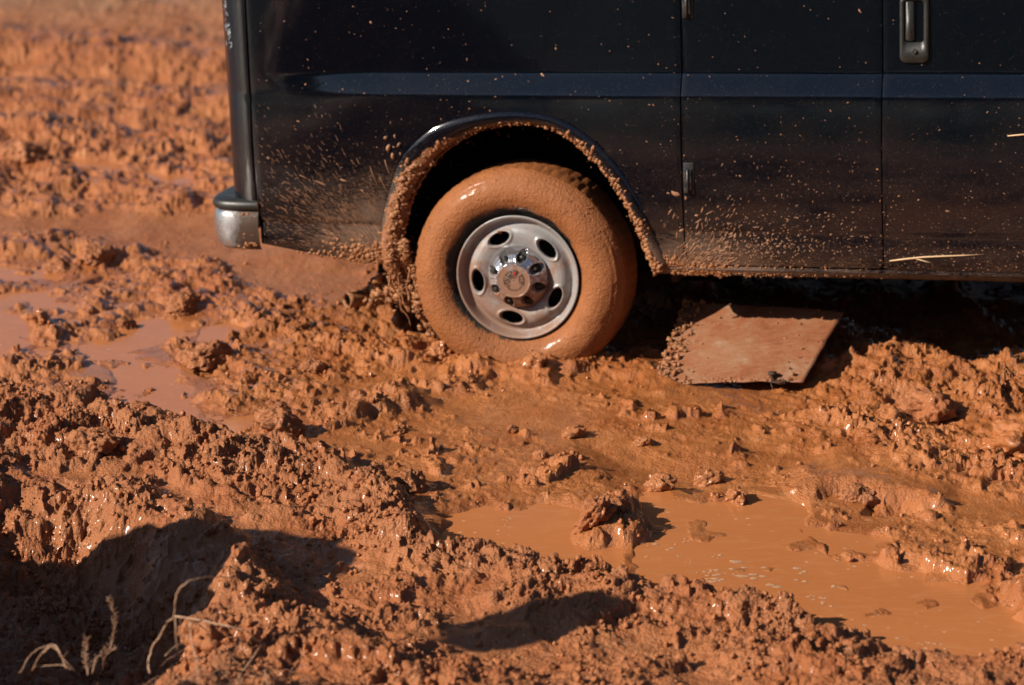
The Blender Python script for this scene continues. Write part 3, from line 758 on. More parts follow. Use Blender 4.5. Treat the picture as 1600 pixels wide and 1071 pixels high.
# rocker strip under the doors, inner shell that closes the gaps, roof, far side and ends
def prism_x(name, prof, x0, x1, m, parent, n=2):
    bm = bmesh.new(); rings = []
    for k in range(n + 1):
        x = x0 + (x1 - x0) * k / n
        rings.append([bm.verts.new((x, y, z)) for y, z in prof])
    for a, b in zip(rings, rings[1:]):
        for i in range(len(prof)):
            bm.faces.new((a[i], a[(i + 1) % len(prof)], b[(i + 1) % len(prof)], b[i]))
    bm.faces.new(rings[0][::-1]); bm.faces.new(rings[-1])
    return obj(name, bm, m, parent, False)
def yb(z): return float(side_y(np.array(0.), np.array(z)))
rk = [(yb(.055) + .001, .056), (yb(.055) - .001, .045), (yb(.05) + .004, .034), (yb(.05) + .014, .024), (.06, .012), (.12, .010), (.12, .056)]
rock = prism_x('rocker_panel', rk, .50, 3.4, M_PAINT, van, 80); tag(rock, 'black sill under the side doors, its rear end caked with mud')
inner = [(yb(z) + .024, z) for z in (.05, .19, .4, .64, .73, 1.0, 1.3, ROOF)]
inner += [(.25, 1.76), (1.0, 1.80), (1.75, 1.76)] + [(2.0 - (yb(z)) - .024, z) for z in (ROOF, 1.3, .73, .4, .05)]
# the shell is left open over the rear wheel
prism_x('inner_shell', inner, .62, 3.3, M_GASKET, van, 1)
prism_x('inner_shell', [(y if y > 1 else max(y, .02 if z > .62 else .0), z) for y, z in inner if z > .60], -.93, .62, M_GASKET, van, 1)
prism_x('inner_shell', [(yb(z) + .05, z) for z in (.13, .3, .62)] + [(1.95, .62), (1.95, .13)], -.93, -.60, M_GASKET, van, 1)
rf = [(yb(ROOF), ROOF), (.02 + .1, ROOF + .06), (.22, ROOF + .13), (.5, ROOF + .17), (1.0, ROOF + .185), (1.5, ROOF + .17), (1.78, ROOF + .13), (1.9, ROOF + .06), (2.0 - yb(ROOF), ROOF), (1.9, ROOF - .02), (.12, ROOF - .02)]
prism_x('roof', rf, -1.06, 3.1, M_PAINT, van, 4)
bm = bmesh.new(); box(bm, -1.07, 3.15, 1.985, 2.03, .04, ROOF, .01); obj('far_side', bm, M_PAINT, van)
bm = bmesh.new(); box(bm, -1.10, -1.06, .12, 1.90, .24, ROOF, .012); obj('rear_doors', bm, M_PAINT, van)
bm = bmesh.new(); box(bm, -1.107, -1.10, .3, 1.7, 1.05, 1.5); obj('rear_window', bm, M_GLASS, van)
bm = bmesh.new(); box(bm, .66, 1.25, .035, .05, 1.10, 1.52); obj('side_window', bm, M_GLASS, van)
bm = bmesh.new(); box(bm, 1.34, 2.22, .035, .05, 1.10, 1.52); obj('side_window', bm, M_GLASS, van)
bm = bmesh.new(); box(bm, 2.4, 3.0, -.004, .004, 1.10, 1.48); w_ = obj('side_window', bm, M_GLASS, van)
# nose
nose = prism_x('bonnet', [(.0, .1), (.0, .9), (.1, 1.0), (1.0, 1.06), (1.9, 1.0), (2.0, .9), (2.0, .1)], 3.3, 4.25, M_PAINT, van)
bm = bmesh.new()
vv = [bm.verts.new(p) for p in ((3.85, .1, 1.0), (3.85, 1.9, 1.0), (3.1, 1.8, ROOF + .1), (3.1, .2, ROOF + .1))]; bm.faces.new(vv)
obj('windscreen', bm, M_GLASS, van, False)
bm = bmesh.new(); box(bm, 4.25, 4.36, .0, 2.0, .05, .35, .03); obj('front_bumper', bm, M_CHROME, van)
for yy_ in (.25, 1.75):
    bm = bmesh.new(); box(bm, 4.25, 4.275, yy_ - .15, yy_ + .15, .55, .75, .01); obj('headlight', bm, M_CHROME, van)

# arch flare: a rolled lip round the wheel opening
def strip_between(name, A, yA, B, yB, rows, m):
    """surface lofted between the outer arch line and the inner opening line with a rounded profile"""
    vs = []; fs = []; n = len(A)
    for i in range(n):
        for k in range(rows + 1):
            t = k / rows
            p = A[i] * (1 - t) + B[i] * t
            pr = yA[i] * (1 - t) + yB[i] * t - .015 * math.sin(math.pi * min(1, t * 1.15)) ** .8 + .022 * max(0, t - .85) / .15
            vs.append((p[0], pr, p[1]))
    for i in range(n - 1):
        for k in range(rows):
            a = i * (rows + 1) + k; fs.append((a, a + 1, a + rows + 2, a + rows + 1))
    return pyobj(name, vs, fs, m, van)
def resamp(P, n):
    P = np.asarray(P); d = np.r_[0, np.cumsum(np.hypot(*np.diff(P, axis=0).T))]; t = np.linspace(0, d[-1], n)
    return np.c_[np.interp(t, d, P[:, 0]), np.interp(t, d, P[:, 1])]
NA = 110
OA = resamp(np.vstack([[(-.505, .02)], ARCHS]), NA); IA = resamp(AINS, NA)
yo = side_y(OA[:, 0], OA[:, 1]) + .006; yi = side_y(OA[:, 0], OA[:, 1]) + .012
flare = strip_between('wheel_arch_flare', OA, yo, IA, yi, 12, M_FLARE); me_ = flare.data; ca_ = me_.color_attributes.new('cover', 'FLOAT_COLOR', 'POINT'); cv = []
for i in range(NA):
    for k in range(13):
        t = k / 12; lowl = max(0, 1 - i / 42.0) if i < 42 else 0; cv += [min(1, max(0, (t - .62 + .9 * lowl ** .7 + (.25 if i > NA - 22 else 0) * t) * 2.2))] * 3 + [1]
ca_.data.foreach_set('color', cv)
tag(flare, 'glossy black lip round the wheel opening, mud caked on its inner edge')
s_ = flare.modifiers.new('thickness', 'SOLIDIFY'); s_.thickness = .006; s_.offset = 0
# housing behind the opening
bm = bmesh.new(); prev = None
for i in range(0, NA, 3):
    p = IA[i]; c = np.array([.03, .10]); q = c + (p - c) * 1.05
    ring = [bm.verts.new((p[0], yi[i], p[1])), bm.verts.new((q[0], .05, q[1])), bm.verts.new((q[0], .52, q[1]))]
    if prev:
        for k in range(2): bm.faces.new((prev[k], prev[k + 1], ring[k + 1], ring[k]))
    prev = ring
bm.faces.new([bm.verts.new(p) for p in ((-.7, .52, -.12), (.7, .52, -.12), (.7, .52, .75), (-.7, .52, .75))])
obj('wheel_housing', bm, M_LINER, van)
# underbody
bm = bmesh.new()
box(bm, .55, 4.2, .10, 1.95, .03, .10); box(bm, .50, .525, .24, .5, -.06, .14); box(bm, -.95, -.5, .12, 1.95, .20, .26)  # middle box is an added plate blocking sun through the wheel arch
box(bm, -.62, 4.1, .42, .54, .02, .12); box(bm, -.62, 4.1, 1.46, 1.58, .02, .12)
obj('underbody', bm, M_DARK, van, False)
bm = bmesh.new(); tube(bm, [(0, .1, 0), (0, 1.9, 0)], .05, 12); r_ = bmesh.ops.create_uvsphere(bm, u_segments=16, v_segments=10, radius=.16, matrix=Matrix.Translation((0, 1.0, 0)))
obj('rear_axle', bm, M_DARK, van)
bm = bmesh.new()
for k in range(4):
    tube(bm, smoothpath([(-.72 + .06 * k, .46, -.05 - .010 * k), (-.4, .46, -.10 - .014 * k), (0, .46, -.10 - .014 * k), (.4, .46, -.08 - .014 * k), (.7 - .08 * k, .46, -.02 - .012 * k)], 5), .012, 6)
obj('leaf_spring', bm, M_DARK, van)

# tail pipe with a black mouth
bm = bmesh.new()
pp = smoothpath([(-.715, .20, -.150), (-.66, .27, -.155), (-.60, .36, -.150), (-.50, .50, -.10), (-.2, .62, .02)], 5)
tube(bm, pp, .029, 20, False)
tube(bm, [p + np.array([.0, 0, 0]) for p in pp], .027, 20, False)
tp = obj('tail_pipe', bm, M_CAKE, van); tag(tp, 'muddy tail pipe with a round black mouth behind the rear wheel')
sm_ = tp.modifiers.new('thickness', 'SOLIDIFY'); sm_.thickness = .003
bm = bmesh.new(); bmesh.ops.create_circle(bm, cap_ends=True, segments=20, radius=.027, matrix=Matrix.Translation((-.70, .222, -.151)) @ Matrix.Rotation(math.radians(-52), 4, 'Z') @ Matrix.Rotation(math.radians(90), 4, 'Y'))
obj('pipe_mouth_shade', bm, M_LINER, tp)  # black disc stands for the shade inside the open pipe

# step bumper
def build_bumper():
    outline = [(-.955, -.022), (-.99, -.024), (-1.04, -.022), (-1.09, -.012), (-1.125, .010), (-1.148, .045), (-1.158, .09), (-1.162, .16), (-1.165, .4), (-1.168, 1.0), (-1.165, 1.6), (-1.158, 1.87), (-1.12, 1.94), (-1.0, 1.97)]
    path = smoothpath(outline, 5)
    def wall(name, prof, m, fill=None):
        # prof: list of (inset, z)
        vs = []; fs = []; n = len(path); k = len(prof)
        for i, p in enumerate(path):
            a = path[max(0, i - 1)]; b = path[min(n - 1, i + 1)]; t = (b - a) / np.linalg.norm(b - a); nn = np.array([-t[1], t[0]]) * -1
            c = np.array([-.6, 1.0]) - p
            if np.dot(nn, c) < 0: nn = -nn
            for ins, z in prof: vs.append((p[0] + nn[0] * ins, p[1] + nn[1] * ins, z - .012 * 0))
        for i in range(n - 1):
            for j in range(k - 1): fs.append((i * k + j, i * k + j + 1, (i + 1) * k + j + 1, (i + 1) * k + j))
        return pyobj(name, vs, fs, m, bp)
    bp = empty('rear_bumper', parent=van); bp['label'] = 'chromed rear bumper corner with a dark grey step top, mud on its inner half'
    wall('chrome_face', [(.05, .075), (.022, .082), (.008, .098), (.0, .125), (-.004, .17), (-.002, .205), (.006, .222), (.012, .226)], M_BUMP)
    wall('step_cover', [(.012, .226), (.000, .230), (-.006, .240), (-.004, .254), (.004, .262), (.020, .266), (.10, .268), (.2, .268)], M_PLASTIC)
    return bp
build_bumper()

# handle: dark grey plate, scooped grip, keyhole
def rrect(x0, x1, z0, z1, r, n=6):
    out = []
    for cx, cz, a0 in ((x1 - r, z1 - r, 0), (x0 + r, z1 - r, 90), (x0 + r, z0 + r, 180), (x1 - r, z0 + r, 270)):
        for k in range(n + 1):
            a = math.radians(a0 + 90 * k / n); out.append((cx + r * math.cos(a), cz + r * math.sin(a)))
    return out
def build_handle():
    X0, X1, Z0, Z1 = 1.351, 1.449, .762, .985
    o1 = rrect(X0, X1, Z0, Z1, .022); o2 = rrect(X0 + .004, X1 - .004, Z0 + .004, Z1 - .004, .020); o3 = rrect(X0 + .016, X1 - .018, .831, Z1 - .014, .012); 
    def yy(z): return float(side_y(np.array(1.4), np.array(z)))
    bm = bmesh.new()
    r = []
    for ol, dy in ((o1, .002), (o1, -.006), (o2, -.011), (o3, -.010), (o3, -.002), (o3, .018)):
        r.append([bm.verts.new((x, yy(z) + dy, z)) for x, z in ol])
    n = len(o1)
    for a, b in zip(r, r[1:]):
        for i in range(n): bm.faces.new((a[i], a[(i + 1) % n], b[(i + 1) % n], b[i]))
    bm.faces.new(r[-1])
    h = obj('door_handle', bm, M_PLASTIC, door_b)
    h['label'] = 'dark grey upright handle plate with a keyhole'
    bm = bmesh.new()
    g = rrect(X0 + .019, X0 + .050, .836, Z1 - .018, .008)
    a = [bm.verts.new((x, yy(z) + .014, z)) for x, z in g]; b = [bm.verts.new((x, yy(z) - .006, z)) for x, z in g]; c = [bm.verts.new((X0 + .034 + (x - X0 - .034) * .8, yy(z) - .010, z)) for x, z in g]
    for p, q in ((a, b), (b, c)):
        for i in range(len(g)): bm.faces.new((p[i], p[(i + 1) % len(g)], q[(i + 1) % len(g)], q[i]))
    bm.faces.new(c)
    obj('grip', bm, M_PLASTIC, door_b)
    bm = bmesh.new(); bmesh.ops.create_cone(bm, cap_ends=True, segments=20, radius1=.0095, radius2=.0075, depth=.012, matrix=Matrix.Translation((1.400, yy(.803) - .011, .803)) @ Matrix.Rotation(math.radians(90), 4, 'X'))
    obj('keyhole', bm, M_CHROME, door_b, False)
    bm = bmesh.new(); box(bm, 1.3, 1.302, 0, .001, .8, .801); bm.free()
build_handle()
for z0, z1 in ((.320, .425), (.915, 1.02)):
    y = float(side_y(np.array(.63), np.array((z0 + z1) / 2)))
    bm = bmesh.new(); box(bm, .6145, .652, y - .004, y + .012, z0 - .004, z1, .003); obj('hinge_recess_shade', bm, M_GASKET, door_a)  # black block paints in the shade of the hinge recess
    bm = bmesh.new(); box(bm, .617, .629, y - .013, y - .002, z0, z1 - .018, .002); box(bm, .632, .643, y - .010, y - .002, z0 + .012, z1 - .022, .002); tube(bm, [(.6305, y - .012, z0), (.6305, y - .012, z1 - .02)], .004, 8)
    obj('hinge', bm, M_HINGE, door_a)

# ------------------------------------------------------------------ rear wheel
wheel = empty('rear_wheel', parent=van); wheel['label'] = 'mud-coated rear wheel, silver rim with five oval holes'
def mudnoise(x, y, z, f): return mn.noise(Vector((x * f, y * f, z * f)))
def build_tyre(parent, simple=False):
    prof = [(.2185, .022), (.224, .016), (.232, .008), (.243, -.004), (.256, -.016), (.272, -.026), (.292, -.032), (.312, -.032), (.332, -.027), (.348, -.018), (.362, -.008), (.373, .002), (.381, .012), (.3865, .022), (.389, .036), (.391, .06), (.3915, .09), (.3915, .13), (.391, .165), (.389, .19), (.38, .21), (.35, .235), (.30, .25), (.25, .235), (.22, .21)]
    P = np.array(smoothpath(prof, 4 if not simple else 1)); N = 360 if not simple else 64
    vs = []; fs = []
    for i in range(N):
        a = 2 * math.pi * i / N; ca, sa = math.cos(a), math.sin(a)
        for r, y in P:
            d = 0
            if not simple:
                x_, z_ = r * ca, r * sa
                d = .0022 * mudnoise(x_, y, z_, 9) + .0010 * mudnoise(x_, y, z_, 28) + .0008 * max(0, mudnoise(x_, y, z_, 75)) * 2
                tread = sstep(.012, .03, y) * sstep(.385, .388, r)
                d += -.0022 * float(tread) * (1 if math.sin(a * 62 + (2 if y > .1 else 0)) > .5 else 0)
                d += .0016 * (math.exp(-((r - .346) / .0022) ** 2) + math.exp(-((r - .362) / .0022) ** 2) + .7 * math.exp(-((r - .286) / .003) ** 2)) * (.4 + .6 * (mudnoise(x_, y, z_, 6) > -.1))
                d *= min(1, max(0.1, (r - .222) / .03))
            nx = r + d * (1 if r > .37 else .25); ny = y - (d if (r < .37 and y < .1) else 0)
            vs.append((nx * ca, ny, nx * sa))
    k = len(P)
    for i in range(N):
        for j in range(k - 1):
            a = i * k + j; b = ((i + 1) % N) * k + j; fs.append((a, a + 1, b + 1, b))
    t = pyobj('tyre', vs, fs, M_TYRE, parent); return t
tyre = build_tyre(wheel)
def polar(name, N, rs, yfun, m, parent, holes=(), rw=.047, rl=.082, rc=.155, thick=.004):
    """dished disc as a polar grid; oval holes are cut out and their edges turned in"""
    TH = np.arange(N) * 2 * math.pi / N; R_, T_ = np.meshgrid(rs, TH); Xp = R_ * np.cos(T_); Zp = R_ * np.sin(T_)
    keep = np.ones((N, len(rs) - 1), bool); Yp = yfun(R_, T_)
    for a in holes:
        cx, cz = rc * math.cos(a), rc * math.sin(a)
        def loc(X, Z):
            dx, dz = X - cx, Z - cz; return dx * math.cos(a) + dz * math.sin(a), -dx * math.sin(a) + dz * math.cos(a)
        u, v = loc(Xp, Zp); e = np.sqrt((u / (rw / 2)) ** 2 + (v / (rl / 2)) ** 2)
        ins = e < 1
        i2 = np.roll(ins, -1, 0)
        k4 = ins[:, :-1].astype(int) + ins[:, 1:] + i2[:, :-1] + i2[:, 1:]
        keep &= k4 < 2
        near = (e < 1.02) & (e > .5)
        f = 1.0 / np.maximum(e, .2)
        nu, nv_ = u * f, v * f
        nx = cx + nu * math.cos(a) - nv_ * math.sin(a); nz = cz + nu * math.sin(a) + nv_ * math.cos(a)
        Xp = np.where(near, nx, Xp); Zp = np.where(near, nz, Zp)
        # raised then turned-in rim of the hole
        Yp = Yp - .004 * np.exp(-((e - 1.28) / .16) ** 2) + .010 * np.clip(1 - (e - 1) / .22, 0, 1) ** 1.5
    idx = np.arange(Xp.size).reshape(Xp.shape); fs = []
    for i in range(N):
        i2_ = (i + 1) % N
        for j in range(len(rs) - 1):
            if keep[i, j]: fs.append((int(idx[i, j]), int(idx[i, j + 1]), int(idx[i2_, j + 1]), int(idx[i2_, j])))
    o = pyobj(name, np.c_[Xp.ravel(), Yp.ravel(), Zp.ravel()], fs, m, parent)
    bm = bmesh.new(); bm.from_mesh(o.data); bmesh.ops.delete(bm, geom=[v for v in bm.verts if not v.link_faces], context='VERTS')
    bmesh.ops.remove_doubles(bm, verts=bm.verts, dist=.0004)
    if sum(f.normal.y for f in bm.faces) > 0: bmesh.ops.reverse_faces(bm, faces=bm.faces)
    bm.to_mesh(o.data); bm.free(); o.data.polygons.foreach_set('use_smooth', [True] * len(o.data.polygons))
    if thick:
        s = o.modifiers.new('thickness', 'SOLIDIFY'); s.thickness = thick; s.offset = -1
    return o
def rim_y(r, t):
    return np.interp(r, [.08, .100, .108, .118, .130, .145, .160, .172, .180, .187, .194, .200, .206, .212, .217, .2215, .2235], [.022, .022, .021, .014, .009, .006, .007, .012, .020, .027, .030, .028, .016, .004, -.003, -.004, .001])
def smooth_rim(r, t):
    return sum(rim_y(r + d, t) for d in (-.004, -.002, 0, .002, .004)) / 5
HOLES = [math.radians(43 + 72 * k) for k in range(5)]
rim = polar('rim', 420, np.linspace(.085, .2235, 78), smooth_rim, M_RIM, wheel, HOLES, rw=.040, rl=.076, rc=.150)
tag(rim, 'silver wheel disc with five oval holes, smeared with mud')
bm = bmesh.new(); tube(bm, [(0, .05, 0), (0, .2, 0)], .20, 48, True); obj('brake_drum', bm, M_LINER, wheel)
def cap_y(r, t):
    y = np.interp(r, [0, .056, .061, .067, .076, .090, .101, .108, .1115], [-.050, -.050, -.0485, -.041, -.036, -.026, -.010, .006, .022])
    y = y - .002 * np.exp(-((r - .060) / .003) ** 2)
    for k in range(8):
        a = math.radians(27 + 45 * k); x0, z0 = .085 * math.cos(a), .085 * math.sin(a)
        d = np.sqrt(((r * np.cos(t) - x0) * math.cos(a) + (r * np.sin(t) - z0) * math.sin(a)) ** 2 / .0200 ** 2 + (-(r * np.cos(t) - x0) * math.sin(a) + (r * np.sin(t) - z0) * math.cos(a)) ** 2 / .0165 ** 2)
        y = y + .024 * np.clip((1.12 - d) / .3, 0, 1) - .0015 * np.exp(-((d - 1.28) / .12) ** 2)
    return y
cap = polar('hub_cap', 300, np.linspace(.002, .1115, 72), cap_y, M_CAP, wheel, thick=0)
tag(cap, 'domed chrome centre cap with a ring of eight lug pockets')
for k in range(8):
    a = math.radians(27 + 45 * k); x0, z0 = .085 * math.cos(a), .085 * math.sin(a)
    bm = bmesh.new(); bmesh.ops.create_circle(bm, cap_ends=True, segments=18, radius=.0150, matrix=Matrix.Translation((x0, -.0115, z0)) @ Matrix.Rotation(math.radians(90), 4, 'X'))
    for v in bm.verts:
        d = (v.co.x - x0) * math.cos(a) + (v.co.z - z0) * math.sin(a); v.co.x += d * .3 * math.cos(a); v.co.z += d * .3 * math.sin(a); v.co.y += d * .35
    obj('lug_pocket_shade', bm, M_GASKET, cap, False)  # black disc paints the shade at the bottom of each pocket
    bm = bmesh.new(); bmesh.ops.create_cone(bm, cap_ends=True, segments=6, radius1=.0085, radius2=.0065, depth=.014, matrix=Matrix.Translation((x0 * .97, -.020, z0 * .97)) @ Matrix.Rotation(math.radians(90), 4, 'X'))
    obj('lug_nut', bm, M_DARK if k not in (1, 2) else M_HINGE, cap, True)
# worn emblem: dark quadrants between pale arms, one red chip
M_EMB = plain('worn_black_enamel', (.02, .017, .015), .5, 0, 200, .5, (.16, .07, .035), 70)
M_RED = plain('red_enamel', (.35, .02, .02), .4)
YE = -.0512
def wedge(a0, a1, r0, r1, name, m, y=YE):
    bm = bmesh.new(); n = 8; A = []; B = []
    for k in range(n + 1):
        a = math.radians(a0 + (a1 - a0) * k / n); A.append(bm.verts.new((r0 * math.cos(a), y, r0 * math.sin(a)))); B.append(bm.verts.new((r1 * math.cos(a), y, r1 * math.sin(a))))
    for k in range(n): bm.faces.new((A[k], A[k + 1], B[k + 1], B[k]))
    return obj(name, bm, m, cap, False)
for a0, a1, r0, r1 in ((100, 150, .010, .037), (58, 92, .008, .040), (-25, 40, .020, .040), (158, 205, .012, .038), (212, 232, .020, .035)):
    wedge(a0, a1, r0, r1, 'emblem_field', M_EMB)
for k in range(9):
    wedge(236 + k * 14, 243 + k * 14, .031, .037, 'emblem_mark', M_EMB, YE - .0002)
for a, rr in ((115, .030), (135, .028), (170, .030), (190, .024), (20, .033), (5, .032), (75, .030)):
    wedge(a - 4, a + 4, rr - .006, rr + .004, 'emblem_mark', M_CAP, YE - .0005)
bm = bmesh.new(); box(bm, .001, .010, YE - .0015, YE, .022, .031); obj('red_chip', bm, M_RED, cap, False)
# valve stem
bm = bmesh.new(); tube(bm, [(-.058, .012, .158), (-.063, -.008, .166)], .005, 8); obj('valve_stem', bm, M_CAKE, wheel)
# other wheels, plain
for x_, y_ in ((0, 1.96), (3.43, 0), (3.43, 1.96)):
    wz = empty('wheel', (x_, y_ - (.22 if y_ > 1 else 0), -.02), parent=van)
    build_tyre(wz, True); polar('rim', 48, np.linspace(.02, .2235, 10), rim_y, M_RIM, wz, thick=0)

# ------------------------------------------------------------------ mud thrown over the van
def splats(name, items, m=M_SPLAT, parent=None, sides=7):
    """items: (x, z, length, width, angle, height) small domed blots lying on the side of the body"""
    vs = []; fs = []
    I = np.array(items); yc = side_y(I[:, 0], I[:, 1])
    for (x, z, a, b, th, h), y in zip(items, yc):
        n0 = len(vs); ct, st = math.cos(th), math.sin(th); ring = []; inn = []
        for k in range(sides):
            t = 2 * math.pi * k / sides; j = .7 + .6 * random.random()
            u = a * math.cos(t) * j; v = b * math.sin(t) * j
            ring.append((x + u * ct - v * st, z + u * st + v * ct)); inn.append((x + (u * ct - v * st) * .6, z + (u * st + v * ct) * .6))
        ys = side_y(np.array([p[0] for p in ring]), np.array([p[1] for p in ring]))
        vs += [(p[0], q - .0003, p[1]) for p, q in zip(ring, ys)]
        vs += [(p[0], y - h * .8 - .0003, p[1]) for p in inn]
        vs.append((x, y - h - .0003, z)); c = n0 + 2 * sides
        for k in range(sides):
            k2 = (k + 1) % sides
            fs.append((n0 + k, n0 + k2, n0 + sides + k2, n0 + sides + k)); fs.append((n0 + sides + k, n0 + sides + k2, c))
    o = pyobj(name, vs, fs, m, parent or van); return o
def ok_side(x, z):
    P = np.array([[x, z]])
    return not in_poly(P[:, 0], P[:, 1], ARCH_POLY)[0] and z > zlow(x) + .004
rnd = random.Random(3)
it = []
while len(it) < 1350:                                   # fine specks everywhere, denser low down
    x = rnd.uniform(-.94, 2.0); z = rnd.uniform(.05, 1.15)
    if rnd.random() > .13 + .95 * max(0, .75 - z) ** 1.2: continue
    if not ok_side(x, z): continue
    s = .0006 + .0013 * rnd.random() ** 2.5 * (1.0 + (rnd.random() < .06) * 1.6)
    it.append((x, z, s * rnd.uniform(1, 2.6), s, rnd.gauss(-.3 if x > 0 else 2.6, .6), s * .35))
while len(it) < 2150:                                   # fan thrown back from the wheel
    ox, oz = -.36, .02; ang = math.radians(rnd.triangular(100, 178, 150)); d = abs(rnd.gauss(.12, .28)) + .06
    x = ox + d * math.cos(ang) * 1.25; z = oz + d * math.sin(ang) * .95
    if not (-.945 < x < -.40 and .1 < z < .62) or not ok_side(x, z): continue
    L = rnd.uniform(.002, .017) * (1.35 - d * .9); W = rnd.uniform(.0004, .0009)
    it.append((x, z, max(L, W), W, ang + rnd.gauss(0, .16), W * .4))
while len(it) < 3000:                                   # splash ahead of the wheel, over the door bottom
    d = abs(rnd.gauss(0, .22)); ang = math.radians(rnd.triangular(3, 80, 30)); x = .52 + d * math.cos(ang) * 1.6; z = .035 + d * math.sin(ang) * .75
    if z < .058 or not ok_side(x, z) or x > 1.6: continue
    L = rnd.uniform(.0015, .010) * (.6 + (x < .8) * .6); W = rnd.uniform(.0008, .0022)
    it.append((x, z, max(L, W), W, ang + rnd.gauss(0, .3), W * .6))
for k in range(450):                                     # peppering along the door bottoms
    x = rnd.uniform(.65, 2.0); z = .062 + abs(rnd.gauss(0, .075))
    s = .0007 + .0020 * rnd.random() ** 3; it.append((x, z, s * 1.3, s, rnd.uniform(0, 3), s * .4))
sp = splats('mud_splashes', it); tag(sp, kind='stuff')
# a few bigger blots
big = [(.585, .315, .016, .007, -.5, .003), (.620, .300, .007, .004, 1.4, .003), (.562, .25, .012, .003, 1.0, .002), (.575, .235, .012, .003, 1.2, .002), (.60, .185, .010, .006, .3, .003), (.655, .24, .007, .004, 0, .002),
       (-.445, .462, .014, .009, 1.3, .008), (-.43, .435, .012, .007, 1.8, .008), (-.405, .475, .009, .006, .9, .008), (-.452, .50, .009, .006, .4, .006), (-.418, .505, .008, .005, 1.6, .006),
       (-.47, .33, .030, .0022, 1.95, .002), (-.505, .36, .036, .0022, 1.9, .002), (-.455, .40, .024, .002, 1.85, .002), (-.71, .335, .020, .003, 2.75, .002), (-.77, .355, .016, .002, 2.7, .002), (-.62, .345, .012, .003, 2.8, .002),
       (.90, .155, .006, .004, 0, .002), (.935, .135, .008, .004, .2, .002), (.88, .14, .004, .004, 0, .002), (.70, .25, .018, .0015, .5, .001), (.66, .22, .014, .0018, .6, .001)]
sp2 = splats('mud_blot', big, M_SPLAT, van, 9); tag(sp2, kind='stuff')

# thick mud: lumps glued in quantity, one joined part per place
def ico(r=1, sub=2):
    bm = bmesh.new(); bmesh.ops.create_icosphere(bm, subdivisions=sub, radius=r)
    v = np.array([v.co[:] for v in bm.verts]); f = [tuple(x.index for x in fc.verts) for fc in bm.faces]; bm.free(); return v, f
IV, IF = ico(1, 2); IVS = []
for k in range(9):
    d = np.array([1 + .75 * mn.noise(Vector(p * 1.5 + 9 * k)) + .45 * mn.noise(Vector(p * 3.3 + 5 * k)) for p in IV]); IVS.append(IV * d[:, None] * np.array([1.25, .8, .75]))
def lumps(name, items, m, parent, label=None):
    """items: (x, y, z, size, squashY)"""
    V = []; Fc = []; n = 0
    for x, y, z, s, sq in items:
        v = IVS[rnd.randrange(9)]; a = rnd.uniform(0, 6.28); c, si = math.cos(a), math.sin(a)
        q = np.c_[v[:, 0] * c - v[:, 2] * si, v[:, 1] * sq, (v[:, 0] * si + v[:, 2] * c) * rnd.uniform(.7, 1.1)] * s + np.array([x, y, z])
        V.append(q); Fc += [tuple(i + n for i in f) for f in IF]; n += len(v)
    o = pyobj(name, np.vstack(V), Fc, m, parent); o['kind'] = 'stuff'
    if label: o['label'] = label
    return o
L = []
for k in range(1000):                                     # valance behind the wheel
    x = -.40 - abs(rnd.gauss(0, .17)); x = min(x, -.405); fall = max(0, 1 - (-.40 - x) / .42)
    z = zlow(x) - .006 + abs(rnd.gauss(0, .028)) * (.6 + fall) 
    if z > .155 or x < -.82: continue
    L.append((x, float(side_y(np.array(x), np.array(max(z, .04)))) + .002 * rnd.random(), z, (.0018 + .010 * rnd.random() ** 2.6) * (.6 + .7 * fall), .55))
lumps('caked_mud', L, M_CAKE, van, 'clods of wet mud caked on the lower edge behind the wheel')
L = []
for k in range(1900):                                    # inner edge of the arch lip
    i = rnd.randrange(NA); p = IA[i]; q = OA[i]; heavy = 1.0 if i < 30 else (.55 if i < 40 else (.35 if i < 70 else .6)); heavy = heavy if i < NA - 14 else .9
    t = abs(rnd.gauss(0, .32)) * heavy; t = min(t, .85); pt = p * (1 - t) + q * t
    yv = float(yi[i]) - .022 * math.sin(math.pi * min(1, (1 - t) * 1.15)) ** .8 if t > .1 else float(yi[i]) + rnd.uniform(-.004, .03)
    L.append((pt[0], yv, pt[1], (.0016 + .0085 * rnd.random() ** 2.4) * (.6 + .6 * heavy), .5))
lumps('arch_mud', L, M_CAKE, van, 'wet mud packed along the inner edge of the wheel arch')
L = []
for k in range(1500):                                     # sill ahead of the wheel
    x = .485 + abs(rnd.gauss(0, .28)); z = .040 + rnd.gauss(0, .010) + max(0, .62 - x) * rnd.random() * .55
    if x > 1.45 or z < .018: continue
    zz = max(z, .05); y = float(side_y(np.array(x), np.array(zz))) + max(0, .05 - z) * .3
    L.append((x, y, z, (.0014 + .0065 * rnd.random() ** 2.2) * (1.15 if x < .75 else .65), .45))
lumps('sill_mud', L, M_CAKE, van, 'mud smeared along the sill and the corner ahead of the wheel')
L = []
for k in range(1500):                                    # hanging mud and torn liner behind the tyre
    t = rnd.random(); c_ = rnd.randrange(9); x = -.435 + .085 * t + .016 * math.sin(c_ * 2.1 + t * 5) - .022 * (c_ % 3); z = .10 - t * (.22 + .02 * c_) + rnd.gauss(0, .008)
    L.append((x + rnd.gauss(0, .008), .02 + .018 * c_ + rnd.gauss(0, .01), z, (.0018 + .012 * rnd.random() ** 3), .9))
for k in range(1100):
    t = rnd.random(); x = -.44 - .24 * t + rnd.gauss(0, .02); y = .10 + .25 * t + rnd.gauss(0, .03); z = -.06 - .10 * t + rnd.gauss(0, .030 * (1.3 - t))
    L.append((x, y, z, (.002 + .018 * rnd.random() ** 3.2), .9))
lumps('hanging_mud', L, M_CAKE, van, 'ragged mud hanging behind the tyre')
bm = bmesh.new()
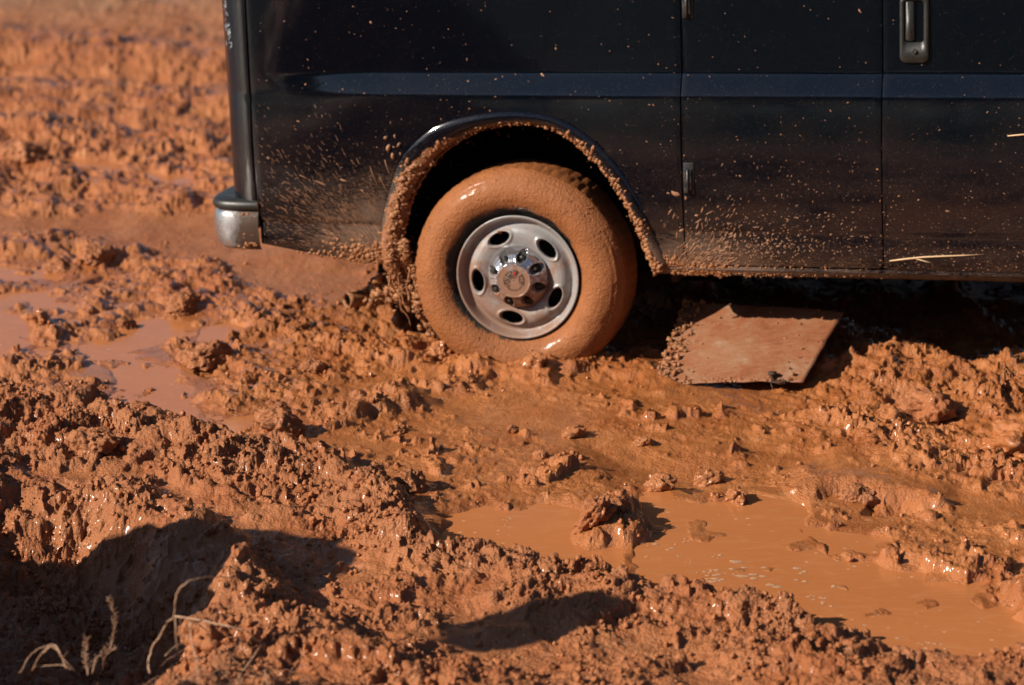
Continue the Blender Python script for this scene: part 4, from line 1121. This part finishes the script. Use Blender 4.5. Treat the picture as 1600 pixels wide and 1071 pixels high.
for k in range(34):
    x = rnd.uniform(-.50, -.40); y = rnd.uniform(.0, .16); z = rnd.uniform(-.02, .10); n_ = rnd.randrange(4, 8); pts = []
    for i in range(n_):
        pts.append((x, y, z)); x += rnd.gauss(.006, .008); y += rnd.gauss(0, .006); z -= rnd.uniform(.015, .04)
    r0 = rnd.uniform(.003, .008); tube(bm, smoothpath(pts, 3), [r0 * rnd.uniform(.5, 1.3) * (1 - .7 * i / (3 * n_)) for i in range(3 * (n_ - 1) + 1)], 6)
hs_ = obj('hanging_mud', bm, M_CAKE, van); hs_['kind'] = 'stuff'
L = []
for k in range(260):
    i = rnd.randrange(NA); c = np.array([.03, .10]); p = c + (IA[i] - c) * rnd.uniform(.86, 1.02); L.append((p[0], rnd.uniform(.06, .3), p[1], rnd.uniform(.0012, .0032), .8))
lumps('housing_mud', L, M_SPLAT, van, 'small drops of mud inside the wheel housing')
L = []
for k in range(1500):                                     # beads of mud on the tyre wall
    a = rnd.uniform(0, 6.283); r = rnd.uniform(.262, .382); y = float(np.interp(r, [.26, .288, .31, .33, .348, .362, .373, .381], [-.021, -.0275, -.028, -.025, -.018, -.008, .002, .012]))
    L.append((r * math.cos(a), y, r * math.sin(a), (.0009 + .0034 * rnd.random() ** 2.5), .7))
lumps('mud_beads', L, M_TYRE, wheel, 'beads of mud stuck to the tyre wall')
L = [(rnd.uniform(-1.055, -.965), -.022 + rnd.uniform(-.002, .004), rnd.uniform(.085, .215), rnd.uniform(.003, .009), .4) for k in range(110)]
L = [l for l in L if l[0] > -1.035 + .05 * rnd.random()]
lumps('bumper_mud', L, M_CAKE, van, 'mud stuck on the end of the bumper')
# pale scrapes on the rear corner
ch = []
for k in range(46):
    x = rnd.uniform(-1.068, -1.028); z = rnd.choice((rnd.uniform(.80, .98), rnd.uniform(.82, .90)))
    if z > .90 and x > -1.04: continue
    ch.append((x, z, rnd.uniform(.003, .012), rnd.uniform(.001, .003), rnd.gauss(1.1, .3), .0006))
splats('paint_scrape', ch, M_CHIP, van, 7)['kind'] = 'stuff'

# straw blades stuck to the door
def vanpt(x, z, dy=-.003): return VAN_M @ Vector((x, float(side_y(np.array(x), np.array(z))) + dy, z))
bm = bmesh.new(); tube(bm, [vanpt(*p) for p in ((1.315, .092), (1.37, .100), (1.43, .108), (1.50, .113), (1.56, .117), (1.63, .122))], [.002, .0035, .0035, .003, .0022, .0008], 6)
tube(bm, [vanpt(*p) for p in ((1.40, .103), (1.44, .092), (1.46, .087))], [.0022, .002, .0006], 5)
tag(obj('straw_blade', bm, M_STRAW), 'long pale blade of straw stuck across the bottom of the side door', 'straw')
bm = bmesh.new(); tube(bm, [vanpt(*p) for p in ((1.71, .527), (1.76, .532), (1.86, .536))], [.002, .003, .001], 6)
tag(obj('straw_blade', bm, M_STRAW), 'short straw stuck on the black side door at the right edge, above the long blade', 'straw')

# ------------------------------------------------------------------ rusty sheet under the sill
def gz(x, y): return float(ground(np.array([x]), np.array([y]))[0][0])
def build_sheet():
    z_b = .022
    BL = np.array([*at(1020, 590, z_b), z_b - .03]); BR = np.array([*at(1255, 597, z_b + .01), z_b + .01]); TR = np.array([*at(1318, 487, .19), .19]); TL = np.array([*at(1070, 474, .17), .17])
    root = empty('rusty_sheet', tuple((BL + BR) / 2)); tag(root, 'rusty muddy sheet of metal lying under the sill ahead of the rear wheel', 'metal sheet')
    o0 = (BL + BR) / 2; n = 40; vs = []
    up = np.cross(BR - BL, TL - BL); up /= np.linalg.norm(up)
    for k in (0, 1):
        for j in range(n + 1):
            for i in range(n + 1):
                a, b = i / n, j / n; p = (BL * (1 - a) + BR * a) * (1 - b) + (TL * (1 - a) + TR * a) * b
                p = p + up * (.010 * math.sin(a * 3.1) + .005 * mn.noise(Vector((a * 3, b * 3, 1))) - .004 * k)
                e = .006 * mn.noise(Vector((a * 9, b * 9, 4)))
                if j in (0, n): p = p + (TL - BL) / np.linalg.norm(TL - BL) * e
                if i == n: p = p + np.array([e * .6, 0, 0])
                vs.append(p - o0)
    fs = []; m_ = (n + 1) ** 2
    for j in range(n):
        for i in range(n):
            a = j * (n + 1) + i; fs.append((a, a + 1, a + n + 2, a + n + 1)); fs.append((m_ + a, m_ + a + n + 1, m_ + a + n + 2, m_ + a + 1))
    rim_ = [i for i in range(n + 1)] + [(j + 1) * (n + 1) + n for j in range(n)] + [n * (n + 1) + n - 1 - i for i in range(n)] + [(n - 1 - j) * (n + 1) for j in range(n)]
    for a, b in zip(rim_, rim_[1:]): fs.append((a, m_ + a, m_ + b, b))
    pyobj('sheet', vs, fs, M_PLATE, root)
    q = BL * .2 + BR * .8 - o0
    bm = bmesh.new(); tube(bm, [q + np.array([0, .02, -.002]), q + np.array([0.0, .02, .028])], .009, 10); tube(bm, [q + np.array([0, .02, .022]), q + np.array([0, .02, .032])], .016, 6)
    obj('bolt', bm, M_DARK, root)
    bm = bmesh.new(); c = q + np.array([.012, -.035, .012]); tube(bm, [q + np.array([0, .01, .02])] + [c + np.array([.026 * math.cos(t), .018 * math.sin(t), .004 * math.sin(2 * t)]) for t in np.linspace(2.2, 8.2, 16)] + [c + np.array([.045, .012, -.004])], .0022, 6)
    tube(bm, [q + np.array([-.004, .01, .02]), q + np.array([-.008, -.03, .0]), q + np.array([-.002, -.05, -.012])], .0022, 6)
    w = obj('wire_loop', bm, M_DARK, root); w['label'] = 'thin dark wire looped through the bolt hole'
    bm = bmesh.new(); c = BL * .08 + BR * .92 - o0 + (TL - BL) * .07 + up * .012; bmesh.ops.create_cone(bm, cap_ends=True, segments=14, radius1=.009, radius2=.007, depth=.005, matrix=Matrix.Translation(c))
    obj('rivet', bm, M_CAKE, root)
    L = []
    for k in range(520):
        e = rnd.random()
        if e < .5: a, b = abs(rnd.gauss(0, .07)), rnd.random()
        elif e < .8: a, b = rnd.random() * .9, abs(rnd.gauss(0, .03))
        else: a, b = rnd.random(), rnd.random()
        p = (BL * (1 - a) + BR * a) * (1 - b) + (TL * (1 - a) + TR * a) * b + up * .008 - o0
        L.append((p[0], p[1], p[2], .0015 + (.012 if a < .15 and e < .5 else .005) * rnd.random() ** 3, .9))
    lumps('mud_on_sheet', L, M_CAKE, root, 'crumbs of mud thrown over the left end and near edge of the sheet')
build_sheet()

# ------------------------------------------------------------------ loose clods lying in the mud
def clod_mesh(seed, m, sub=5, rough=1.0):
    bm = bmesh.new(); bmesh.ops.create_icosphere(bm, subdivisions=sub, radius=1)
    for v in bm.verts:
        p = v.co.copy(); o = Vector((seed * 7.1, seed * 3.3, 0))
        d = 1 + .42 * mn.noise(p * 1.3 + o) + .22 * mn.noise(p * 3.1 + o) + rough * (.10 * mn.noise(p * 7 + o) + .05 * mn.noise(p * 16 + o) + .03 * abs(mn.noise(p * 33 + o)))
        c = mn.voronoi(p * 3.2 + o)[0]; d += rough * .16 * (c[1] - c[0])
        v.co = p * d; v.co.z *= .72
    me = bpy.data.meshes.new('mud_clod'); bm.to_mesh(me); bm.free(); me.materials.append(m)
    me.polygons.foreach_set('use_smooth', [True] * len(me.polygons)); return me
CM_W = [clod_mesh(k, M_CLW, 5, .7) for k in range(4)]; CM_D = [clod_mesh(k + 10, M_CLD, 5, 1.3) for k in range(4)]
CL = [ # u, v, radius(m), wet?, label
    (1030, 755, .036, 1, 'wet glistening clod in the smooth mud, left one of the pair above the big puddle'),
    (1108, 748, .034, 1, 'wet clod with a dark shaded side, right one of the pair above the big puddle'),
    (1150, 782, .034, 1, 'low flat wet clod at the top edge of the big puddle'),
    (800, 672, .022, 1, 'small round clod with a black shaded side below the rear wheel, left of two'),
    (893, 676, .030, 1, 'round clod with a black shaded side below the rear wheel, right of two'),
    (845, 706, .018, 1, 'pointed little clod casting a narrow shadow across the wet mud'),
    (625, 672, .020, 1, 'small glossy clod in the flat wet mud, left of the middle'),
    (1005, 690, .022, 1, 'small upright clod on the wet mud above the glistening pair'),
    (1345, 775, .040, 0, 'dark rugged clod beside the smooth hump on the right'),
    (930, 805, .042, 0, 'crumbly clod jutting into the big puddle at its left end'),
    (965, 790, .030, 0, 'clod between the two puddles, its shadow on the brown water'),
    (1042, 855, .012, 1, 'tiny clod ringed with froth standing in the big puddle'),
    (150, 402, .060, 0, 'large dark clod on the ridge at the far left'),
    (95, 420, .045, 0, 'clod in front of the large dark one at the far left'),
    (285, 480, .055, 0, 'broad dark clod behind the left puddle'),
    (198, 508, .034, 0, 'small clod at the back edge of the left puddle'),
    (320, 553, .062, 0, 'large black-sided clod in front of the left puddle'),
    (62, 500, .030, 1, 'clod standing between the two puddles at the left edge'),
    (440, 668, .050, 0, 'tall clod beside the narrow channel of water'),
    (145, 690, .060, 0, 'rounded clod on the crumbly mound at the left'),
    (490, 575, .036, 0, 'dark clod in the churned mud left of the wheel'),
    (225, 640, .032, 1, 'clod on the bank of the narrow channel of water'),
    (40, 235, .085, 0, 'dark clod in the blurred far ruts at the left'),
    (690, 548, .045, 1, 'wet clod pressed against the bottom of the tyre, left side'),
    (835, 568, .036, 1, 'wet clod in front of the bottom of the tyre'),
    (640, 755, .045, 0, 'pale sharp-edged block of mud on the crumbly ridge'),
    (580, 745, .040, 0, 'brown block of mud at the left end of the crumbly ridge'),
    (1580, 690, .085, 1, 'big glistening lump of mud at the right edge'),
    (1450, 600, .070, 0, 'big lump crowning the bank on the right'),
    (330, 985, .07, 0, 'big block of mud at the right edge of the shaded ditch'),
]
cu = np.array([at(c[0], c[1]) for c in CL])
for k, (u, v, r, wt, lab) in enumerate(CL):
    x, y = cu[k]
    for _ in range(3):
        z = gz(x, y); x, y = at(u, v, z + r * .3)
    me = (CM_W if wt else CM_D)[k % 4]
    o = bpy.data.objects.new('mud_clod', me); COL.objects.link(o)
    o.location = (x, y, gz(x, y) + r * .12); o.rotation_euler = (rnd.gauss(0, .25), rnd.gauss(0, .25), rnd.uniform(0, 6.28)); o.scale = (r * rnd.uniform(1.15, 1.55), r * rnd.uniform(.95, 1.2), r * rnd.uniform(1.05, 1.35))
    if k == len(CL) - 1: o.scale = (.085, .075, .09); o.location.z -= .02
    tag(o, lab, 'clod of mud', 'clods of mud lying in the ruts')

# ------------------------------------------------------------------ crumbs of mud, in their tens of thousands
def build_crumbs(name, n, wetmat, seed, dens, smin, smax, pw):
    g = np.random.default_rng(seed)
    s = g.uniform(-.235, .235, n * 3); inv = g.uniform(1 / 17.0, 1 / 6.1, n * 3); d = 1 / inv
    x = CAM[0] + s * d; y = CAM[1] + d
    h, r2, dry, wet = ground(x, y); wat = samp(WATER, x, y)
    p = dens(r2, dry, wet) * ((h > wat + .003) | (samp(SHORE, x, y) < -.2)) * np.clip(.2 + 1.6 * (fbm(x * 3, y * 3, 5, 3) + .25), 0, 1)
    k = np.where(g.random(n * 3) < p)[0][:n]
    x, y, h = x[k], y[k], h[k]
    sz = smin + (smax - smin) * g.random(len(k)) ** pw
    me = bpy.data.meshes.new(name); me.vertices.add(len(k)); me.vertices.foreach_set('co', np.c_[x, y, h + sz * .25].astype(np.float32).ravel()); me.update()
    at_ = me.attributes.new('size', 'FLOAT', 'POINT'); at_.data.foreach_set('value', sz.astype(np.float32))
    rt = me.attributes.new('turn', 'FLOAT_VECTOR', 'POINT'); rt.data.foreach_set('vector', (g.random((len(k), 3)) * 6.28).astype(np.float32).ravel())
    o = bpy.data.objects.new(name, me); COL.objects.link(o); tag(o, kind='stuff')
    ng = bpy.data.node_groups.new(name, 'GeometryNodeTree')
    ng.interface.new_socket('Geometry', in_out='INPUT', socket_type='NodeSocketGeometry'); ng.interface.new_socket('Geometry', in_out='OUTPUT', socket_type='NodeSocketGeometry')
    N = ng.nodes; Lk = ng.links
    gi = N.new('NodeGroupInput'); go = N.new('NodeGroupOutput'); g2i = N.new('GeometryNodeGeometryToInstance')
    for v in range(5):
        ic = N.new('GeometryNodeMeshIcoSphere'); ic.inputs['Subdivisions'].default_value = 3; ic.inputs['Radius'].default_value = 1.0
        nz = N.new('ShaderNodeTexNoise'); nz.noise_dimensions = '4D'; nz.inputs['W'].default_value = v * 3.7 + seed; nz.inputs['Scale'].default_value = 1.25; nz.inputs['Detail'].default_value = 4; nz.inputs['Roughness'].default_value = .62
        sb = N.new('ShaderNodeMath'); sb.operation = 'MULTIPLY_ADD'; sb.inputs[1].default_value = 2.3; sb.inputs[2].default_value = -.35; Lk.new(nz.outputs[0], sb.inputs[0])
        ps = N.new('GeometryNodeInputPosition'); vm = N.new('ShaderNodeVectorMath'); vm.operation = 'SCALE'; Lk.new(ps.outputs[0], vm.inputs[0]); Lk.new(sb.outputs[0], vm.inputs['Scale'])
        sp_ = N.new('GeometryNodeSetPosition'); Lk.new(ic.outputs[0], sp_.inputs[0]); Lk.new(vm.outputs[0], sp_.inputs['Position'])
        ss = N.new('GeometryNodeSetShadeSmooth'); Lk.new(sp_.outputs[0], ss.inputs[0])
        sm = N.new('GeometryNodeSetMaterial'); sm.inputs['Material'].default_value = wetmat; Lk.new(ss.outputs[0], sm.inputs[0])
        Lk.new(sm.outputs[0], g2i.inputs[0])
    ip = N.new('GeometryNodeInstanceOnPoints'); ip.inputs['Pick Instance'].default_value = True
    Lk.new(gi.outputs[0], ip.inputs['Points']); Lk.new(g2i.outputs[0], ip.inputs['Instance'])
    a1 = N.new('GeometryNodeInputNamedAttribute'); a1.data_type = 'FLOAT'; a1.inputs[0].default_value = 'size'; Lk.new(a1.outputs[0], ip.inputs['Scale'])
    a2 = N.new('GeometryNodeInputNamedAttribute'); a2.data_type = 'FLOAT_VECTOR'; a2.inputs[0].default_value = 'turn'
    er = N.new('FunctionNodeEulerToRotation'); Lk.new(a2.outputs[0], er.inputs[0]); Lk.new(er.outputs[0], ip.inputs['Rotation'])
    Lk.new(ip.outputs[0], go.inputs[0])
    md = o.modifiers.new('scatter', 'NODES'); md.node_group = ng
build_crumbs('mud_crumbs', 26000, M_CRD, 1, lambda r, d, w: np.clip(r * 1.3, 0, 1) * np.clip(d * 1.5 + .12, 0, 1), .0016, .012, 4.5)
build_crumbs('wet_mud_crumbs', 7000, M_CRW, 2, lambda r, d, w: np.clip(r * 1.1 + .06, 0, 1) * np.clip(1.1 - d * 1.2, 0, 1), .0014, .010, 4.0)

# froth along the water's edge
def build_froth():
    V = []; Fc = []
    spots = [(1045, 855, .030), (1000, 850, .014), (972, 828, .012), (985, 824, .01), (1028, 830, .014), (1075, 845, .012), (1120, 870, .02), (795, 812, .012), (800, 808, .008), (790, 822, .005), (1010, 870, .006), (1060, 870, .007), (1075, 880, .01), (1130, 905, .03), (1160, 885, .05), (1200, 895, .05), (1250, 902, .04), (1180, 905, .04), (1290, 940, .02), (1300, 918, .02), (1270, 935, .02), (1100, 893, .03), (1110, 905, .04), (1470, 1018, .03), (1440, 1005, .01)]
    for u, v, r in spots:
        x, y = at(u, v, -.026)
        for k in range(5):
            cx, cy = x + rnd.gauss(0, r * .6), y + rnd.gauss(0, r * .8); rr = r * rnd.uniform(.08, .28); n0 = len(V); n = 11
            lev = -.026
            V.append((cx, cy, lev + .003))
            for i in range(n):
                t = 6.283 * i / n; q = rr * rnd.uniform(.6, 1.2); V.append((cx + q * math.cos(t) * 1.5, cy + q * math.sin(t), lev + .0006))
            Fc += [(n0, n0 + 1 + i, n0 + 1 + (i + 1) % n) for i in range(n)]
    o = pyobj('froth', V, Fc, M_FOAM); tag(o, kind='stuff')
build_froth()

# ------------------------------------------------------------------ dry plants at the near edge
def px3(u, v, y):
    """point at depth y seen at a photo pixel"""
    d = FW + np.array([1., 0, 0]) * (u - 800) / F + UP * (535.5 - v) / F
    t = (y - CAM[1]) / d[1]; q = CAM + d * t; return tuple(q)
def plant(name, label, cat, strands, depth, m=M_TWIG, spines=0):
    root = empty(name, px3(strands[0][0][0][0], strands[0][0][0][1], depth)); tag(root, label, cat, 'dry plants at the near edge of the mud'); o0 = Vector(root.location)
    for k, (pts, r0, r1) in enumerate(strands):
        P = [np.array(px3(u, v, depth + .05 * math.sin(k * 2.1 + i * .7))) - np.array(o0) for i, (u, v) in enumerate(pts)]
        P = smoothpath(P, 6); P = [p + np.array([rnd.gauss(0, .0007) for _ in range(3)]) for p in P]; n = len(P)
        bm = bmesh.new(); tube(bm, P, [1.0 * (r0 + (r1 - r0) * i / (n - 1)) + .0003 * rnd.random() for i in range(n)], 6)
        if spines:
            for i in range(2, n - 1):
                for _ in range(spines):
                    a = rnd.uniform(0, 6.28); e = Vector(P[i]) + Vector((math.cos(a) * .010, math.sin(a) * .006, .006 + rnd.random() * .006)); tube(bm, [P[i], e], [.0009, .0004], 4)
        obj('stem', bm, m, root)
plant('dead_weed', 'tall arching bare stem crossing the dark ditch, with forked side shoots', 'dead plant', [
    ([(234, 1052), (232, 1035), (240, 1008), (250, 995), (262, 972), (272, 963), (276, 930), (290, 912), (312, 904), (340, 902), (362, 902)], .0024, .0011),
    ([(272, 963), (297, 967), (330, 973), (352, 978), (385, 987), (400, 1000), (415, 1016)], .0026, .0010),
    ([(274, 966), (275, 995), (278, 1018)], .0018, .0016),
    ([(283, 968), (280, 985), (276, 993)], .0014, .0012),
    ([(297, 968), (299, 1000), (307, 1035), (310, 1071)], .0020, .0014),
    ([(277, 993), (297, 994)], .0014, .0014),
    ([(259, 1025), (270, 1013), (286, 1004)], .0017, .0010)], -3.28)
plant('dead_weed', 'thin forked stems lying over the lit block of mud beside the ditch', 'dead plant', [
    ([(300, 962), (330, 953), (350, 949), (382, 944)], .0012, .0008), ([(365, 950), (380, 951), (390, 953)], .001, .0006),
    ([(327, 969), (340, 956), (343, 940), (350, 928)], .0012, .0007), ([(310, 975), (325, 990), (345, 1035), (352, 1048)], .0013, .0008),
    ([(344, 1028), (356, 1021)], .0008, .0005)], -3.24, M_TWIGDK)
plant('dead_weed', 'single curved stem rising at the right of the mud block', 'dead plant', [([(371, 1071), (373, 1058), (388, 1038), (405, 1012)], .0017, .0012)], -3.28)
plant('dead_weed', 'bent double stem in the bottom left corner, drooping back to the ground', 'dead plant', [
    ([(30, 1052), (50, 1022), (72, 1010), (86, 1009), (94, 1022), (103, 1045)], .0012, .0018), ([(50, 1048), (66, 1020), (82, 1011), (98, 1028), (118, 1050)], .0012, .0010), ([(68, 1020), (80, 1009)], .001, .001), ([(100, 1026), (106, 1018)], .0008, .0006), ([(55, 1042), (95, 1040), (110, 1046)], .001, .0008)], -3.28)
plant('thistle_stalk', 'tall spiny stalk standing dark against the shaded ditch', 'dead plant', [([(145, 1052), (150, 1030), (172, 1012), (178, 985), (180, 965), (174, 945), (169, 936)], .0016, .0009), ([(160, 1048), (165, 1025), (182, 1012)], .0010, .0006)], -3.28, M_TWIG, 2)
plant('thistle_stalk', 'short bristly stalk left of the tall spiny one', 'dead plant', [([(138, 1055), (133, 1030), (135, 1012), (138, 996)], .0019, .0012)], -3.28, M_TWIG, 4)
plant('dead_weed', 'short straight stub of stem near the bottom right of the mud block', 'dead plant', [([(418, 1071), (413, 1045)], .0014, .0009)], -3.28)
# short dry grass and litter at the bottom left
V = []; Fc = []
for k in range(2600):
    u = rnd.uniform(-30, 480) if rnd.random() < .9 else rnd.uniform(-30, 250); v = 1056 + rnd.random() * 80
    x, y = at(u, v, .03); z = gz(x, y); a = rnd.uniform(0, 6.283); l = rnd.uniform(.006, .03) * (1 if u < 300 else .6); wv = rnd.uniform(.0004, .0010)
    dx, dy = math.cos(a), math.sin(a); up_ = rnd.uniform(.1, .9); n0 = len(V)
    V += [(x - dy * wv, y + dx * wv, z - .002), (x + dy * wv, y - dx * wv, z - .002), (x + dx * l * .5 + dy * wv * .7, y + dy * l * .5, z + l * up_ * .6), (x + dx * l * .5 - dy * wv * .7, y + dy * l * .5, z + l * up_ * .6 + .0003), (x + dx * l, y + dy * l, z + l * up_ * .7)]
    Fc += [(n0, n0 + 1, n0 + 2, n0 + 3), (n0 + 3, n0 + 2, n0 + 4)]
tag(pyobj('dry_grass', V, Fc, M_TWIG, None, False), kind='stuff')
bm = bmesh.new()
for k in range(110):
    u = rnd.uniform(-20, 470); dep = rnd.uniform(-3.35, -3.0); x, y, _ = px3(u, 1060, dep); z = gz(x, y); a = rnd.uniform(0, 6.28); pts = [(x, y, z - .01)]; up_ = rnd.uniform(.004, .022); L_ = rnd.randrange(4, 8)
    for i in range(L_):
        a += rnd.gauss(0, .5); st_ = rnd.uniform(.008, .022); x += math.cos(a) * st_; y += math.sin(a) * st_; z += up_; up_ -= rnd.uniform(.002, .009); pts.append((x, y, z))
    P_ = smoothpath(pts, 3); tube(bm, P_, [.0011 * (1 - .7 * i / len(P_)) for i in range(len(P_))], 4)
tag(obj('grass_litter', bm, M_TWIGDK), kind='stuff')

# ------------------------------------------------------------------ unseen trees added behind the camera, to darken the reflections in the paint
def build_reflection_wood():
    V = []; Fc = []; g = np.random.default_rng(5)
    for k in range(120):
        a = math.radians(-170 + 160 * k / 119 + g.normal() * .6); R_ = g.uniform(36, 48); cx, cy = R_ * math.cos(a), R_ * math.sin(a); H_ = g.uniform(9, 13)
        n0 = len(V)
        for i in range(6):
            t = 6.283 * i / 6; V.append((cx + .25 * math.cos(t), cy + .25 * math.sin(t), -.3)); V.append((cx + .12 * math.cos(t), cy + .12 * math.sin(t), H_ * .8))
        Fc += [(n0 + 2 * i, n0 + (2 * i + 2) % 12, n0 + (2 * i + 3) % 12, n0 + 2 * i + 1) for i in range(6)]
        for _ in range(260):
            d = g.normal(size=3); d /= np.linalg.norm(d); rr = g.random() ** .4
            c = np.array([cx, cy, H_ * .54]) + d * rr * np.array([2.6, 2.6, H_ * .48]); u = g.normal(size=3); u /= np.linalg.norm(u); w_ = np.cross(u, g.normal(size=3)); w_ /= np.linalg.norm(w_); z = g.uniform(.25, .6)
            n0 = len(V); V += [tuple(c + u * z), tuple(c + w_ * z), tuple(c - u * z), tuple(c - w_ * z)]; Fc.append((n0, n0 + 1, n0 + 2, n0 + 3))
    tag(pyobj('reflection_wood', V, Fc, plain('dark_foliage', (.035, .045, .018), .7, 0, 3, .3, (.06, .06, .025), 1.2), None, False), kind='stuff')
build_reflection_wood()

# ------------------------------------------------------------------ unseen heap and spade added left of the frame to cast the near shadows
def build_shadow_heap():
    n = 120; vs = []; fs = []; hs = []
    X0, X1, YA, YB = -3.5, -1.34, -3.8, -1.9
    for j in range(n + 1):
        for i in range(n + 1):
            x = X0 + (X1 - X0) * i / n; y = YA + (YB - YA) * j / n
            u = (x - (-2.44)) / .97; v = (y - (-2.80)) / .80; d = math.hypot(u, v)
            h = max(0, 1 - d * d) ** .7 * 1.06
            h *= 1 + .28 * mn.noise(Vector((x * 2, y * 2, 3))) + .12 * mn.noise(Vector((x * 6, y * 6, 1)))
            h += .05 * mn.noise(Vector((x * 12, y * 12, 5))) * min(1, h * 4)
            vs.append((x, y, h)); hs.append(h)
    for j in range(n):
        for i in range(n):
            a = j * (n + 1) + i
            if max(hs[a], hs[a + 1], hs[a + n + 1], hs[a + n + 2]) > .002: fs.append((a, a + 1, a + n + 2, a + n + 1))
    used = sorted({i for f in fs for i in f}); mp = {a: b for b, a in enumerate(used)}
    va = np.array(vs); va[:, 2] += ground(va[:, 0], va[:, 1])[0] * .5 - .04 - .10 * (va[:, 2] < .02); vs = va[used]; fs = [tuple(mp[i] for i in f) for f in fs]
    o = pyobj('shadow_heap', vs, fs, M_CLODDRY); tag(o, 'unseen heap of earth left of the view, added to shade the ditch', 'shadow caster')
build_shadow_heap()
def build_shadow_shovel():
    gx_, gy_ = at(880, 990, -.05); k = 1.20 / -LD[2]; top = Vector((gx_, gy_, -.05)) - Vector(LD) * k
    foot = Vector((top.x - .55, top.y - .28, -.05)); ax = (top - foot).normalized(); sidev = ax.cross(Vector(LD)).normalized(); fr = ax.cross(sidev).normalized()
    root = empty('shadow_shovel', tuple(foot)); tag(root, 'unseen spade shape left of the view, added to cast the bottom shadow', 'shadow_shovel')
    L_ = (top - foot).length
    bm = bmesh.new(); tube(bm, [Vector((0, 0, 0)) + ax * (L_ - .12) * t for t in (0, .3, .6, 1)], [.021, .019, .018, .017], 12); obj('handle', bm, M_WOOD, root)
    bm = bmesh.new(); n = 16; rows = []
    for j in range(n + 1):
        t = j / n; w_ = .118 * min(1, (t * 8) ** .5) * (1 - max(0, (t - .62) / .38) ** 2.6) + .003; rows.append([bm.verts.new(ax * (L_ - .15 + .31 * t) + sidev * (w_ * (i / 6 - 1)) + fr * (.030 * (i / 6 - 1) ** 2)) for i in range(13)])
    for a, b in zip(rows, rows[1:]):
        for i in range(12): bm.faces.new((a[i], a[i + 1], b[i + 1], b[i]))
    o = obj('blade', bm, M_HINGE, root); q = o.modifiers.new('thickness', 'SOLIDIFY'); q.thickness = .003
    L = [(*(ax * (L_ - .12 + .2 * rnd.random()) + sidev * rnd.uniform(-.08, .08) - fr * .0), rnd.uniform(.012, .04), .8) for _ in range(40)]
    lumps('blade_mud', L, M_CAKE, root)
build_shadow_shovel()

S.render.film_transparent = False
